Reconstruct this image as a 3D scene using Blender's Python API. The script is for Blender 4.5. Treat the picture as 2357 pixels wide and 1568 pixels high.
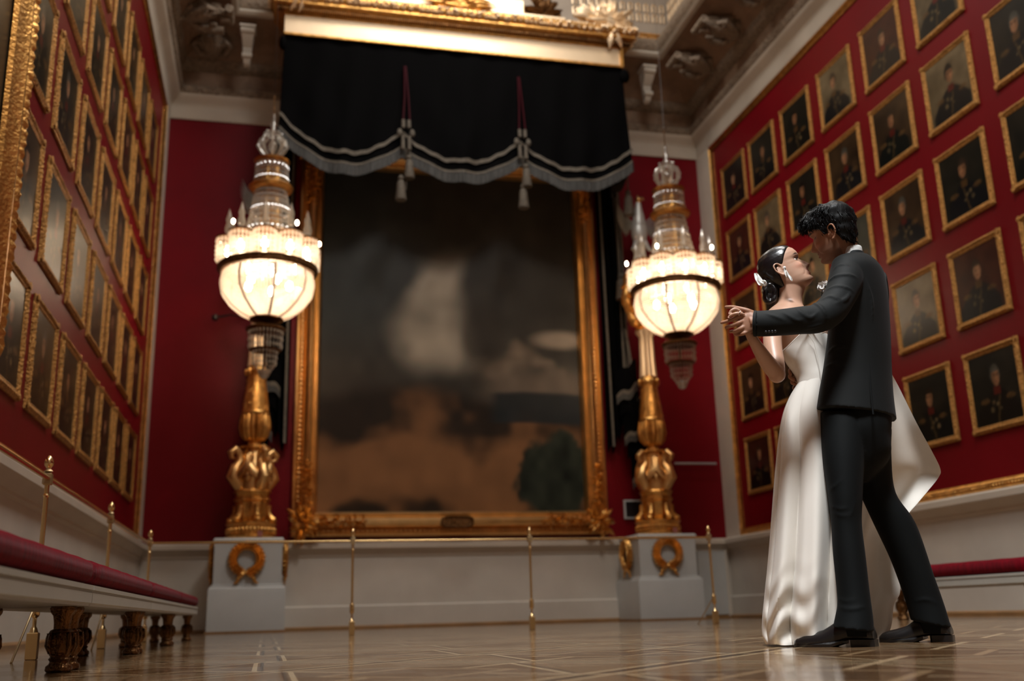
import bpy, bmesh, math, random
import numpy as np
from mathutils import Vector, Matrix
PI = math.pi
random.seed(5)
SC = bpy.context.scene
for _o in list(bpy.data.objects):
    bpy.data.objects.remove(_o)
COL = SC.collection

# ------------------------------------------------------------------ camera
CAM_H = 0.154
YAW, PITCH, ROLL, FPX = 0.23698, 0.26347, -0.027883, 2336.7
IW, IH = 2357, 1568
def _basis():
    cy, sy, cp, sp = math.cos(YAW), math.sin(YAW), math.cos(PITCH), math.sin(PITCH)
    f = Vector((sy*cp, cy*cp, sp)); r = Vector((cy, -sy, 0)); u = r.cross(f)
    cr, sr = math.cos(ROLL), math.sin(ROLL)
    return cr*r + sr*u, -sr*r + cr*u, f
CR, CU, CF = _basis()
cam_d = bpy.data.cameras.new('camera'); cam = bpy.data.objects.new('camera', cam_d); COL.objects.link(cam)
mw = Matrix((CR, CU, -CF)).transposed().to_4x4(); mw.translation = (0, 0, CAM_H)
cam.matrix_world = mw
cam_d.sensor_width = 36; cam_d.lens = FPX/IW*36; cam_d.clip_start = .05; cam_d.clip_end = 200
cam_d.dof.use_dof = True; cam_d.dof.focus_distance = 4.15; cam_d.dof.aperture_fstop = 1.9
cam_d.dof.aperture_blades = 0
SC.camera = cam
def ray(x, y):
    d = CF + CR*((x-IW/2)/FPX) + CU*((IH/2-y)/FPX)
    return d
def at(x, y, Y):                      # point of the depth plane Y seen at pixel x, y
    d = ray(x, y); p = d*(Y/d.y); p.z += CAM_H; return p

# ------------------------------------------------------------------ light
SC.view_settings.view_transform = 'Standard'; SC.view_settings.look = 'None'
SC.view_settings.gamma = 1; SC.view_settings.use_curve_mapping = False
SC.view_settings.exposure = EXPO = -0.15
w = bpy.data.worlds.new('world'); SC.world = w; w.use_nodes = True
w.node_tree.nodes['Background'].inputs[0].default_value = (.75, .85, 1, 1)
w.node_tree.nodes['Background'].inputs[1].default_value = .08
def area(name, loc, rot, sx, sy, power, color):
    l = bpy.data.lights.new(name, 'AREA'); l.shape = 'RECTANGLE'; l.size = sx; l.size_y = sy; l.energy = power; l.color = color
    o = bpy.data.objects.new(name, l); COL.objects.link(o); o.location = loc; o.rotation_euler = rot; return o
def point(name, loc, power, color, rad):
    l = bpy.data.lights.new(name, 'POINT'); l.energy = power; l.color = color; l.shadow_soft_size = rad
    o = bpy.data.objects.new(name, l); COL.objects.link(o); o.location = loc; return o
# daylight through the long skylight of the hall (facing down), then two added lamps
area('skylight_and_added_lamp', (3.6, 6.0, 12.3), (0, 0, 0), 2.4, 3.2, 560, (1.0, .96, .91))
area('skylight_and_added_lamp', (2.9, 12.6, 12.35), (math.radians(18), 0, 0), 3.6, 1.4, 260, (1.0, .94, .86))  # added lamp, tilted to brighten the canopy front
KEY = area('skylight_and_added_lamp', (-.4, -1.6, 11.9), (0, 0, 0), 2.2, 2.8, 1650, (.95, .98, 1.0))  # added key lamp, narrow beam aimed at the couple
KEY.data.spread = math.radians(50); KEY.data.energy = 360
KEY.rotation_euler = (Vector((2.4, 4.2, 1.2))-KEY.location).to_track_quat('-Z', 'Y').to_euler()

# ------------------------------------------------------------------ materials
def _nt(name):
    m = bpy.data.materials.new(name); m.use_nodes = True
    return m, m.node_tree, m.node_tree.nodes['Principled BSDF']
def N(nt, t, **k):
    n = nt.nodes.new(t)
    for a, b in k.items():
        if a in n.inputs.keys(): n.inputs[a].default_value = b
        else: setattr(n, a, b)
    return n
def mat(name, col, rough=.5, metal=0, bump=0, bscale=20, var=0, vscale=3, spec=.5, sheen=0, stretch=None, coat=0, emit=None, es=0, trans=0, vcol=False, sss=0, bdist=.02):
    m, nt, b = _nt(name); L = nt.links
    b.inputs['Base Color'].default_value = (*col, 1); b.inputs['Roughness'].default_value = rough
    b.inputs['Metallic'].default_value = metal; b.inputs['Specular IOR Level'].default_value = spec
    if sheen: b.inputs['Sheen Weight'].default_value = sheen; b.inputs['Sheen Roughness'].default_value = .4
    if coat: b.inputs['Coat Weight'].default_value = coat; b.inputs['Coat Roughness'].default_value = .12
    if trans: b.inputs['Transmission Weight'].default_value = trans
    if sss:
        b.inputs['Subsurface Weight'].default_value = sss; b.inputs['Subsurface Scale'].default_value = .012
        b.inputs['Subsurface Radius'].default_value = (1, .35, .2)
    if emit: b.inputs['Emission Color'].default_value = (*emit, 1); b.inputs['Emission Strength'].default_value = es
    src = None
    if vcol:
        a = N(nt, 'ShaderNodeVertexColor'); a.layer_name = 'paint'; src = a.outputs[0]
    tc = N(nt, 'ShaderNodeTexCoord'); mp = N(nt, 'ShaderNodeMapping')
    if stretch: mp.inputs['Scale'].default_value = stretch
    L.new(tc.outputs['Object'], mp.inputs[0])
    if var:
        n = N(nt, 'ShaderNodeTexNoise', Scale=vscale, Detail=4.0); L.new(mp.outputs[0], n.inputs['Vector'])
        mx = N(nt, 'ShaderNodeMixRGB', blend_type='MULTIPLY'); mx.inputs[0].default_value = 1
        r = N(nt, 'ShaderNodeMapRange'); r.inputs[1].default_value = .3; r.inputs[2].default_value = .7
        r.inputs[3].default_value = 1-var; r.inputs[4].default_value = 1+var*.5
        L.new(n.outputs[0], r.inputs[0]); L.new(r.outputs[0], mx.inputs[2])
        if src: L.new(src, mx.inputs[1])
        else: mx.inputs[1].default_value = (*col, 1)
        src = mx.outputs[0]
    if src: L.new(src, b.inputs['Base Color'])
    if bump:
        n = N(nt, 'ShaderNodeTexNoise', Scale=bscale, Detail=3.0); L.new(mp.outputs[0], n.inputs['Vector'])
        bp = N(nt, 'ShaderNodeBump', Strength=bump, Distance=bdist); L.new(n.outputs[0], bp.inputs['Height'])
        L.new(bp.outputs[0], b.inputs['Normal'])
    return m
MT = {}
MT['red_wall'] = mat('red_wall_cloth', (.155, .0015, .006), .42, spec=.18, var=.12, vscale=1.2, bump=.12, bscale=60, bdist=.004)
MT['cream'] = mat('cream_stucco', (.56, .50, .42), .45, var=.08, vscale=2)
MT['dado'] = mat('marble_white_dado', (.56, .52, .46), .35, var=.1, vscale=1.5)
MT['plaster'] = mat('ceiling_plaster', (.25, .155, .095), .6, var=.2, vscale=4, bump=.5, bscale=9, bdist=.05)
MT['ornament'] = mat('plaster_ornament', (.27, .20, .14), .6, var=.35, vscale=16, bump=.9, bscale=26, bdist=.05)
MT['vault'] = mat('vault_paint', (.38, .32, .26), .6, var=.12, vscale=3)
MT['white_paint'] = mat('pedestal_white', (.46, .47, .46), .4, var=.05, vscale=3)
MT['gold'] = mat('gilding', (.74, .40, .12), .33, 1, bump=.35, bscale=38, var=.3, vscale=11)
MT['gold_smooth'] = mat('gilding_smooth', (.84, .52, .22), .36, 1, var=.15, vscale=5)
MT['gold_leaf'] = mat('gilding_carved', (.52, .27, .085), .40, 1, bump=1, bscale=60, var=.5, vscale=40, bdist=.03)
MT['gold_pale'] = mat('gilding_pale', (.95, .74, .50), .42, .7, var=.1, vscale=2)
MT['dark_bronze'] = mat('aged_bronze', (.16, .075, .025), .3, .85, bump=.7, bscale=40, var=.5, vscale=20)
MT['brass'] = mat('brass', (.72, .50, .24), .22, 1)
MT['brass_dull'] = mat('brass_dull', (.55, .42, .24), .35, 1)
MT['velvet_black'] = mat('black_velvet', (.0012, .0011, .0013), .9, spec=.06)
MT['silver_trim'] = mat('silver_braid', (.15, .125, .095), .5, .3, bump=1, bscale=70, var=.5, vscale=50)
MT['fringe'] = mat('silver_fringe', (.06, .057, .052), .55, .2, bump=1, bscale=18, var=.5, vscale=14, stretch=(3, 3, .12))
MT['cord_red'] = mat('crimson_cord', (.035, .0005, .004), .6, spec=.1)
MT['velvet_red'] = mat('red_velvet', (.15, .0015, .008), .85, spec=.06, sheen=.05, var=.45, vscale=9, stretch=(6, 6, .6), bump=.3, bscale=40)
MT['bench_white'] = mat('bench_white', (.40, .39, .35), .4, var=.06)
MT['silver_glass'] = mat('silvered_glass', (.55, .55, .52), .25, .35, bump=.4, bscale=40)
MT['silver'] = mat('silver', (.8, .8, .8), .2, 1)
MT['black'] = mat('black_plastic', (.01, .01, .012), .35)
MT['canvas'] = mat('oil_paint', (.5, .5, .5), .30, vcol=True, spec=.26, bump=.10, bscale=60, bdist=.004)
MT['canvas_big'] = mat('oil_paint_large', (.5, .5, .5), .42, vcol=True, spec=.16)
MT['steel'] = mat('pale_metal', (.55, .58, .6), .3, .8)
MT['skirting'] = mat('wood_skirting', (.28, .15, .06), .35, var=.3, stretch=(1, 1, 8))
def crystal(name, tint, wt, bump=0):
    m = bpy.data.materials.new(name); m.use_nodes = True; nt = m.node_tree; nt.nodes.clear(); L = nt.links
    out = N(nt, 'ShaderNodeOutputMaterial'); tr = N(nt, 'ShaderNodeBsdfTranslucent'); gl = N(nt, 'ShaderNodeBsdfGlossy'); tp = N(nt, 'ShaderNodeBsdfTransparent')
    tr.inputs[0].default_value = (*tint, 1); gl.inputs[0].default_value = (.9, .88, .84, 1); gl.inputs['Roughness'].default_value = .2
    tp.inputs[0].default_value = (.97, .95, .92, 1)
    a = N(nt, 'ShaderNodeMixShader'); a.inputs[0].default_value = wt; b = N(nt, 'ShaderNodeMixShader'); b.inputs[0].default_value = .16
    L.new(tp.outputs[0], a.inputs[1]); L.new(tr.outputs[0], a.inputs[2]); L.new(a.outputs[0], b.inputs[1]); L.new(gl.outputs[0], b.inputs[2])
    L.new(b.outputs[0], out.inputs[0]); return m
MT['crystal_lit'] = crystal('crystal_strands', (.97, .92, .87), .84)
MT['crystal'] = crystal('clear_crystal', (.85, .82, .76), .42)
MT['bulb'] = mat('lit_bulb', (1, .9, .7), .5, emit=(1, .80, .55), es=30)
MT['sky_glass'] = mat('skylight_glass', (.8, .85, .9), .4, emit=(.95, .93, .9), es=.5)

def floor_mat():
    m, nt, b = _nt('inlaid_parquet'); L = nt.links
    def mth(op, a, c=None, clamp=False):
        n = N(nt, 'ShaderNodeMath', operation=op, use_clamp=clamp)
        for i, v in enumerate((a, c)):
            if v is None: continue
            if isinstance(v, (int, float)): n.inputs[i].default_value = v
            else: L.new(v, n.inputs[i])
        return n.outputs[0]
    tc = N(nt, 'ShaderNodeTexCoord'); mp = N(nt, 'ShaderNodeMapping'); mp.inputs['Rotation'].default_value = (0, 0, math.radians(45)); mp.inputs['Location'].default_value = (.1, .37, 0)
    mp.inputs['Scale'].default_value = (1/1.15, 1/1.15, 1)
    L.new(tc.outputs['Object'], mp.inputs[0]); sp = N(nt, 'ShaderNodeSeparateXYZ'); L.new(mp.outputs[0], sp.inputs[0])
    px = mth('SUBTRACT', mth('FRACT', sp.outputs[0]), .5); py = mth('SUBTRACT', mth('FRACT', sp.outputs[1]), .5)
    ax, ay = mth('ABSOLUTE', px), mth('ABSOLUTE', py)
    d1 = mth('MAXIMUM', ax, ay); d2 = mth('ADD', ax, ay); dmin = mth('MINIMUM', ax, ay)
    def band(v, c, wd): return mth('LESS_THAN', mth('ABSOLUTE', mth('SUBTRACT', v, c)), wd)
    # planks running two ways
    g1 = N(nt, 'ShaderNodeTexNoise', Scale=6.0, Detail=5.0); m1 = N(nt, 'ShaderNodeMapping'); m1.inputs['Scale'].default_value = (1, 12, 1); L.new(tc.outputs['Object'], m1.inputs[0]); L.new(m1.outputs[0], g1.inputs['Vector'])
    g2 = N(nt, 'ShaderNodeTexNoise', Scale=6.0, Detail=5.0); m2 = N(nt, 'ShaderNodeMapping'); m2.inputs['Scale'].default_value = (12, 1, 1); L.new(tc.outputs['Object'], m2.inputs[0]); L.new(m2.outputs[0], g2.inputs['Vector'])
    inside = mth('LESS_THAN', d2, .46); side = mth('GREATER_THAN', ax, ay)
    sel = mth('ADD', mth('MULTIPLY', inside, side), mth('MULTIPLY', mth('SUBTRACT', 1, inside), mth('SUBTRACT', 1, side)))
    gm = N(nt, 'ShaderNodeMix'); L.new(sel, gm.inputs[0]); L.new(g1.outputs[0], gm.inputs[2]); L.new(g2.outputs[0], gm.inputs[3])
    br = N(nt, 'ShaderNodeTexWave', Scale=5.0); br.inputs['Distortion'].default_value = .3
    ramp = N(nt, 'ShaderNodeValToRGB'); e = ramp.color_ramp.elements
    e[0].position = .3; e[0].color = (.11, .060, .028, 1); e[1].position = .72; e[1].color = (.30, .18, .090, 1)
    L.new(gm.outputs[0], ramp.inputs[0])
    def mixc(fac, c1, col):
        n = N(nt, 'ShaderNodeMixRGB'); L.new(fac, n.inputs[0]); L.new(c1, n.inputs[1]); n.inputs[2].default_value = (*col, 1); return n.outputs[0]
    tone = N(nt, 'ShaderNodeMixRGB', blend_type='MULTIPLY'); L.new(inside, tone.inputs[0]); L.new(ramp.outputs[0], tone.inputs[1]); tone.inputs[2].default_value = (.62, .55, .5, 1)
    c = tone.outputs[0]
    c = mixc(mth('GREATER_THAN', d1, .485), c, (.030, .016, .009))
    c = mixc(band(d1, .462, .009), c, (.55, .40, .23))
    c = mixc(band(d2, .46, .008), c, (.025, .013, .008))
    c = mixc(band(d2, .432, .010), c, (.55, .40, .23))
    c = mixc(mth('MULTIPLY', band(dmin, .0, .012), mth('GREATER_THAN', d1, .2)), c, (.50, .35, .20))
    c = mixc(band(d1, .17, .013), c, (.36, .23, .12))
    L.new(c, b.inputs['Base Color']); b.inputs['Specular IOR Level'].default_value = .6
    rg = N(nt, 'ShaderNodeTexNoise', Scale=1.6, Detail=3.0); rr = N(nt, 'ShaderNodeMapRange'); rr.inputs[3].default_value = .05; rr.inputs[4].default_value = .14
    L.new(rg.outputs[0], rr.inputs[0]); L.new(rr.outputs[0], b.inputs['Roughness'])
    bp = N(nt, 'ShaderNodeBump', Strength=.15, Distance=.004); L.new(gm.outputs[0], bp.inputs['Height']); L.new(bp.outputs[0], b.inputs['Normal'])
    return m
MT['floor'] = floor_mat()

# ------------------------------------------------------------------ mesh building
class MB:
    def __init__(s): s.v = []; s.f = []; s.c = None
    def add(s, vs, fs):
        o = len(s.v); s.v += [tuple(map(float, v)) for v in vs]; s.f += [tuple(o+i for i in f) for f in fs]; return s
    def box(s, x0, x1, y0, y1, z0, z1, bev=0):
        if bev:
            b = bev; rings = [(0, b), (b, 0)]
            vs = []; 
            zs = [(z0, b), (z0+b, 0), (z1-b, 0), (z1, b)]
            for z, i in zs: vs += [(x0+i, y0+i, z), (x1-i, y0+i, z), (x1-i, y1-i, z), (x0+i, y1-i, z)]
            fs = [(3, 2, 1, 0), (12, 13, 14, 15)]
            for k in range(3):
                for j in range(4): fs.append((k*4+j, k*4+(j+1) % 4, k*4+4+(j+1) % 4, k*4+4+j))
            return s.add(vs, fs)
        vs = [(x, y, z) for z in (z0, z1) for y in (y0, y1) for x in (x0, x1)]
        return s.add(vs, [(0, 2, 3, 1), (4, 5, 7, 6), (0, 1, 5, 4), (2, 6, 7, 3), (0, 4, 6, 2), (1, 3, 7, 5)])
    def rings(s, R, closed=True, cap=True):
        n = len(R[0]); vs = [v for r in R for v in r]; fs = []
        for k in range(len(R)-1):
            for j in range(n if closed else n-1):
                j2 = (j+1) % n; fs.append((k*n+j, k*n+j2, (k+1)*n+j2, (k+1)*n+j))
        if cap and closed: fs.append(tuple(range(n-1, -1, -1))); fs.append(tuple((len(R)-1)*n+j for j in range(n)))
        return s.add(vs, fs)
    def lathe(s, prof, c=(0, 0, 0), seg=24, M=None, lobes=0, lamp=0, cap=True):
        R = []
        for p in prof:
            r, z = p[0], p[1]; la = p[2] if len(p) > 2 else lamp
            ring = []
            for j in range(seg):
                a = 2*PI*j/seg; rr = r*(1+(la*math.cos(lobes*a) if lobes else 0)); q = Vector((rr*math.cos(a), rr*math.sin(a), z))
                if M: q = M @ q
                ring.append(q+Vector(c))
            R.append(ring)
        return s.rings(R, cap=cap)
    def tube(s, pts, rad, seg=8, flat=None, up=None):
        pts = [Vector(p) for p in pts]; n = len(pts)
        if isinstance(rad, (int, float)): rad = [rad]*n
        R = []; prev = None
        for i, p in enumerate(pts):
            t = (pts[min(i+1, n-1)]-pts[max(i-1, 0)]).normalized()
            a = prev if prev else (Vector(up) if up else (Vector((0, 0, 1)) if abs(t.z) < .9 else Vector((1, 0, 0))))
            x = (a - t*a.dot(t))
            x = x.normalized() if x.length > 1e-6 else t.orthogonal().normalized()
            y = t.cross(x); prev = x; fl = flat if flat else 1
            R.append([p + x*(rad[i]*math.cos(2*PI*j/seg)) + y*(rad[i]*fl*math.sin(2*PI*j/seg)) for j in range(seg)])
        return s.rings(R)
    def ball(s, c, r, seg=12, rg=8, M=None):
        if isinstance(r, (int, float)): r = (r, r, r)
        c = Vector(c); R = []
        for i in range(rg+1):
            th = PI*(i+.001)/(rg+.002); ring = []
            for j in range(seg):
                a = 2*PI*j/seg; q = Vector((r[0]*math.sin(th)*math.cos(a), r[1]*math.sin(th)*math.sin(a), -r[2]*math.cos(th)))
                ring.append((M @ q if M else q)+c)
            R.append(ring)
        return s.rings(R)
    def grid(s, fn, nu, nv, closed_u=False):
        vs = [fn(i/nu, j/nv) for j in range(nv+1) for i in range(nu+1)]; w_ = nu+1
        return s.add(vs, [(j*w_+i, j*w_+i+1, (j+1)*w_+i+1, (j+1)*w_+i) for j in range(nv) for i in range(nu)])
    def xf(s, M):
        s.v = [tuple(M @ Vector(v)) for v in s.v]; return s
    def mesh(s, name, m, smooth=True):
        me = bpy.data.meshes.new(name); me.from_pydata(s.v, [], s.f); me.update()
        bm = bmesh.new(); bm.from_mesh(me); bmesh.ops.recalc_face_normals(bm, faces=bm.faces); bm.to_mesh(me); bm.free()
        me.materials.append(MT[m] if isinstance(m, str) else m)
        if smooth:
            me.polygons.foreach_set('use_smooth', [True]*len(me.polygons))
            try: me.set_sharp_from_angle(angle=math.radians(42))
            except Exception: pass
        if s.c is not None:
            at_ = me.color_attributes.new('paint', 'FLOAT_COLOR', 'POINT')
            at_.data.foreach_set('color', np.array(s.c, dtype=np.float32).ravel())
        return me
    def build(s, name, m, parent=None, smooth=True):
        o = bpy.data.objects.new(name, s.mesh(name, m, smooth)); COL.objects.link(o)
        if parent: o.parent = parent
        return o
def thing(name, label, cat, loc=(0, 0, 0), group=None):
    o = bpy.data.objects.new(name, None); COL.objects.link(o); o.location = loc; o.empty_display_size = .1
    return tag(o, label, cat, group)
def tag(o, label=None, cat=None, group=None, kind=None):
    if label: o['label'] = label
    if cat: o['category'] = cat
    if group: o['group'] = group
    if kind: o['kind'] = kind
    return o
def struct(o, label=None): o['kind'] = 'structure'; (label and tag(o, label, 'room')); return o
def dup(root, loc=None, label=None, rotz=None):
    r = root.copy(); COL.objects.link(r)
    if loc is not None: r.location = loc
    if rotz is not None: r.rotation_euler = (0, 0, rotz)
    if label: r['label'] = label
    for ch in list(root.children):
        c = ch.copy(); COL.objects.link(c); c.parent = r
        for g in list(ch.children):
            d = g.copy(); COL.objects.link(d); d.parent = c
    return r
def remesh(o, vox, smooth=0, factor=.5):
    md = o.modifiers.new('r', 'REMESH'); md.mode = 'VOXEL'; md.voxel_size = vox; md.use_smooth_shade = True
    if smooth:
        sm = o.modifiers.new('s', 'SMOOTH'); sm.iterations = smooth; sm.factor = factor
    dg = bpy.context.evaluated_depsgraph_get(); dg.update()
    me = bpy.data.meshes.new_from_object(o.evaluated_get(dg))
    mats = list(o.data.materials); o.modifiers.clear(); o.data = me
    me.materials.clear(); [me.materials.append(x) for x in mats]
    me.polygons.foreach_set('use_smooth', [True]*len(me.polygons)); return o
# ------------------------------------------------------------------ the hall
XL, XR, YB, YR = -1.90, 7.69, 16.40, -5.0
XC = 2.895
Z0, ZD, ZC = 0.0, 1.30, 8.40
def plane(name, vs, m, kind=True):
    o = MB().add(vs, [tuple(range(len(vs)))]).build(name, m, smooth=False); struct(o); return o
def slab(name, x0, x1, y0, y1, z0, z1, m): return struct(MB().box(x0, x1, y0, y1, z0, z1).build(name, m, smooth=False))
slab('floor', XL-.2, XR+.2, YR-.2, YB+.2, -.1, 0, 'floor')
slab('wall_left', XL-.2, XL, YR, YB+.2, 0, 8.6, 'red_wall')
slab('wall_right', XR, XR+.2, YR, YB+.2, 0, 8.6, 'red_wall')
slab('wall_back', XL, XR, YB, YB+.2, 0, 8.6, 'red_wall')
slab('wall_front', XL-.2, XR+.2, YR-.2, YR, 0, 12.5, 'cream')
tn = [0]
def trim(mb, m, smooth=True):
    tn[0] += 1; return struct(mb.build('trim_%d' % tn[0], m, smooth=smooth))
def sweep_u(prof, y_end=YR, ybk=YB):
    """profile (offset from the wall, z) swept along left, back and right walls with mitred corners"""
    mb = MB(); R = []
    for a, z in prof: R.append([(XL+a, y_end, z), (XL+a, ybk-a, z), (XR-a, ybk-a, z), (XR-a, y_end, z)])
    n = 4; vs = [v for r in R for v in r]; fs = []
    for k in range(len(R)-1):
        for j in range(3): fs.append((k*n+j, k*n+j+1, (k+1)*n+j+1, (k+1)*n+j))
    return mb.add(vs, fs)
# dado, ledge, skirting
trim(sweep_u([(.06, 0.0), (.06, .34), (.045, .355), (.03, .36), (.03, 1.08)]), 'dado', False)
trim(sweep_u([(.03, 1.08), (.05, 1.10), (.05, 1.13), (.075, 1.15), (.10, 1.19), (.15, 1.22), (.15, 1.285), (.12, 1.31), (0, 1.315)]), 'cream')
struct(sweep_u([(.06, 0), (.10, 0), (.10, .035), (.085, .05), (.06, .055)]).build('baseboard_left', 'skirting'))
# cornice
trim(sweep_u([(0, 8.38), (.03, 8.38), (.05, 8.42), (.05, 8.60), (.10, 8.66), (.16, 8.70), (.20, 8.78)]), 'cream')
trim(sweep_u([(.20, 8.78), (.22, 8.80), (.25, 8.90), (.20, 8.93)]), 'ornament')
# cove
trim(sweep_u([(.20, 8.93), (.12, 8.98), (.14, 9.22)]), 'plaster')
trim(sweep_u([(.14, 9.22), (.20, 9.24), (.28, 9.36), (.28, 9.40)]), 'ornament')
trim(sweep_u([(.28, 9.40), (.33, 9.44), (.55, 9.62), (.80, 9.76), (1.02, 9.82)]), 'plaster')
trim(sweep_u([(1.02, 9.82), (1.10, 9.82), (1.14, 9.86), (1.10, 9.92)]), 'cream')
trim(sweep_u([(1.10, 9.92), (1.13, 9.95), (1.17, 10.05), (1.15, 10.14), (1.05, 10.16)]), 'ornament')
# upper storey
trim(sweep_u([(1.05, 10.16), (.75, 10.16), (.75, 11.6), (1.2, 12.3), (1.6, 12.5)]), 'vault')
struct(MB().add([(XL+1.5, YR, 12.5), (XR-1.5, YR, 12.5), (XR-1.5, YB-1.5, 12.5), (XL+1.5, YB-1.5, 12.5)], [(0, 1, 2, 3)]).build('window_1', 'sky_glass', smooth=False))
# gold arcade painted and gilded on the upper wall
def arcade(z0, hh, pit, y_list, x_list):
    mb = MB()
    def arch(c, tdir, nrm):
        for k in range(2):
            w0 = pit*.24; base = z0+k*hh*.5; pts = []
            for i in range(9):
                a = PI*i/8; pts.append(c + tdir*(-w0*math.cos(a)) + Vector((0, 0, base+hh*.30+w0*math.sin(a))))
            pts = [c+tdir*-w0+Vector((0, 0, base))]+pts+[c+tdir*w0+Vector((0, 0, base))]
            mb.tube([p+nrm*.015 for p in pts], .016, 5)
    for x in x_list: arch(Vector((x, YB-.75, 0)), Vector((1, 0, 0)), Vector((0, -1, 0)))
    for y in y_list:
        arch(Vector((XR-.75, y, 0)), Vector((0, 1, 0)), Vector((-1, 0, 0))); arch(Vector((XL+.75, y, 0)), Vector((0, 1, 0)), Vector((1, 0, 0)))
    return mb
xs = [6.84-.155*i for i in range(12)]+[XL+.85+.155*i for i in range(6)]
ys = [15.5-.155*i for i in range(30)]
trim(arcade(10.22, .26, .15, ys, xs), 'gold_pale'); trim(arcade(10.74, .42, .15, ys, xs), 'gold_pale')
mb = MB()
for x in [6.9-.05*i for i in range(70)]: mb.box(x-.015, x+.015, YB-1.02, YB-.99, 10.16, 10.30)
mb.box(XL+1, XR-1, YB-1.03, YB-.98, 10.30, 10.33)
trim(mb, 'gold')
# white pilaster strips in the far corners, gold mouldings round the red panels of the side walls
mb = MB().box(XL, XL+.04, 15.86, YB, 1.31, 8.38).box(XR-.04, XR, 15.86, YB, 1.31, 8.38); trim(mb, 'cream', False)
def gold_panel(x, s):
    mb = MB(); y0, y1, z0, z1 = YR+.3, 15.86, 1.315, 8.38
    pr = [(0, 0), (.0, .03), (.03, .05), (.05, .03), (.075, .06), (.10, .03), (.12, .02), (.12, 0)]
    R = []
    for ins, h in pr:
        i = ins; R.append([(x+s*h, y0+i, z0+i), (x+s*h, y1-i, z0+i), (x+s*h, y1-i, z1-i), (x+s*h, y0+i, z1-i)])
    mb.rings(R, cap=False)
    n = 260
    for k in range(n):
        y = y1-.05-k*.05
        if y < y0: break
        mb.ball((x+s*.045, y, z0+.052), (.02, .018, .016), 6, 4)
    for k in range(140): mb.ball((x+s*.045, y1-.052, z0+.05+k*.05), (.02, .016, .018), 6, 4)
    return mb
trim(gold_panel(XL, 1), 'gold'); trim(gold_panel(XR, -1), 'gold')
# ceiling brackets in the cove
def bracket():
    mb = MB(); pts = []
    prof = [(0, 0, .09), (.02, -.10, .10), (.08, -.22, .09), (.02, -.36, .075), (.07, -.50, .06), (.16, -.62, .055), (.12, -.72, .04)]
    R = []
    for d, z, hw in [(0, 0, .09), (.20, -.02, .10), (.26, -.10, .10), (.20, -.20, .085), (.10, -.28, .075), (.10, -.38, .07), (.14, -.46, .062), (.10, -.56, .05), (.04, -.60, .045)]:
        R.append([(-hw, .0, z), (-hw, -d, z), (hw, -d, z), (hw, 0, z)])
    mb.rings(R)
    mb.tube([(-.11, -.25, -.06), (.11, -.25, -.06)], .055, 12); mb.tube([(-.08, -.13, -.45), (.08, -.13, -.45)], .045, 10)
    mb.box(-.13, .13, -.30, 0, 0, .04)
    return mb
bm0 = bracket().build('trim_bracket', 'cream'); bm0.name = 'trim_%d' % (tn[0]+1); tn[0] += 1; struct(bm0)
bm0.location = (-.62, 15.62, 9.62)
def brk(x, y, r):
    tn[0] += 1; o = bm0.copy(); COL.objects.link(o); o.name = 'trim_%d' % tn[0]; o.location = (x, y, 9.62); o.rotation_euler = (0, 0, r)
brk(6.40, 15.62, 0); brk(1.6, 15.62, 0); brk(4.2, 15.62, 0)
def acanthus():
    mb = MB()
    # large curling leaf lying across the cove, root at the cornice, tip curling under the ledge
    def f(u, v):
        t = v; a = -.9 + 1.0*t; x = .30*math.sin(min(t*1.25, 1)*PI)*(u-.5)*2*(1+.16*math.cos(t*26))
        y = -.15-.85*t; z = -.02 + .34*t - .12*math.sin(t*PI) - .05*math.cos((u-.5)*2*PI)
        if t > .8: z -= (t-.8)*1.3; y += (t-.8)*1.2
        return (x, y, z)
    mb.grid(f, 12, 26)
    mb.grid(lambda u, v: tuple(Vector(f(u, v))+Vector((0, .02, .05))), 12, 26)
    mb.tube([(0, -.15, -.06), (0, -.5, .02), (0, -.8, .14), (0, -.95, .10), (0, -.93, .0), (0, -.84, .0), (0, -.83, .06)], [.05, .06, .07, .07, .06, .05, .03], 8)
    mb.tube([(-.2, -.95, .10), (.2, -.95, .10)], .07, 10)
    for s in (-1, 1): mb.tube([(s*.05, -.3, -.03), (s*.22, -.45, -.05), (s*.30, -.62, .02), (s*.22, -.72, .04), (s*.15, -.64, .0)], [.03, .05, .05, .04, .02], 7)
    return mb
aca = acanthus().build('trim_leaf', 'ornament'); tn[0] += 1; aca.name = 'trim_%d' % tn[0]; struct(aca); aca.location = (XR-.06, 14.9, 9.42); aca.rotation_euler = (0, 0, -PI/2)
for i in range(1, 12):
    tn[0] += 1; o = aca.copy(); COL.objects.link(o); o.name = 'trim_%d' % tn[0]; o.location.y = 14.9-1.14*i
for i in range(0, 6):
    tn[0] += 1; o = aca.copy(); COL.objects.link(o); o.name = 'trim_%d' % tn[0]; o.location = (XL+.06, 14.9-1.14*i, 9.42); o.rotation_euler = (0, 0, PI/2)
tn[0] += 1; o = aca.copy(); COL.objects.link(o); o.name = 'trim_%d' % tn[0]; o.location = (-1.2, YB-.06, 9.42); o.rotation_euler = (0, 0, 0)
# white service door panel at the right end of the back dado
slab('door_1', 7.05, 7.55, YB-.10, YB-.03, .06, 1.10, 'white_paint')
struct(MB().box(7.545, 7.575, YB-.11, YB-.06, .03, 1.12).build('trim_40', 'cream', smooth=False))

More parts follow.
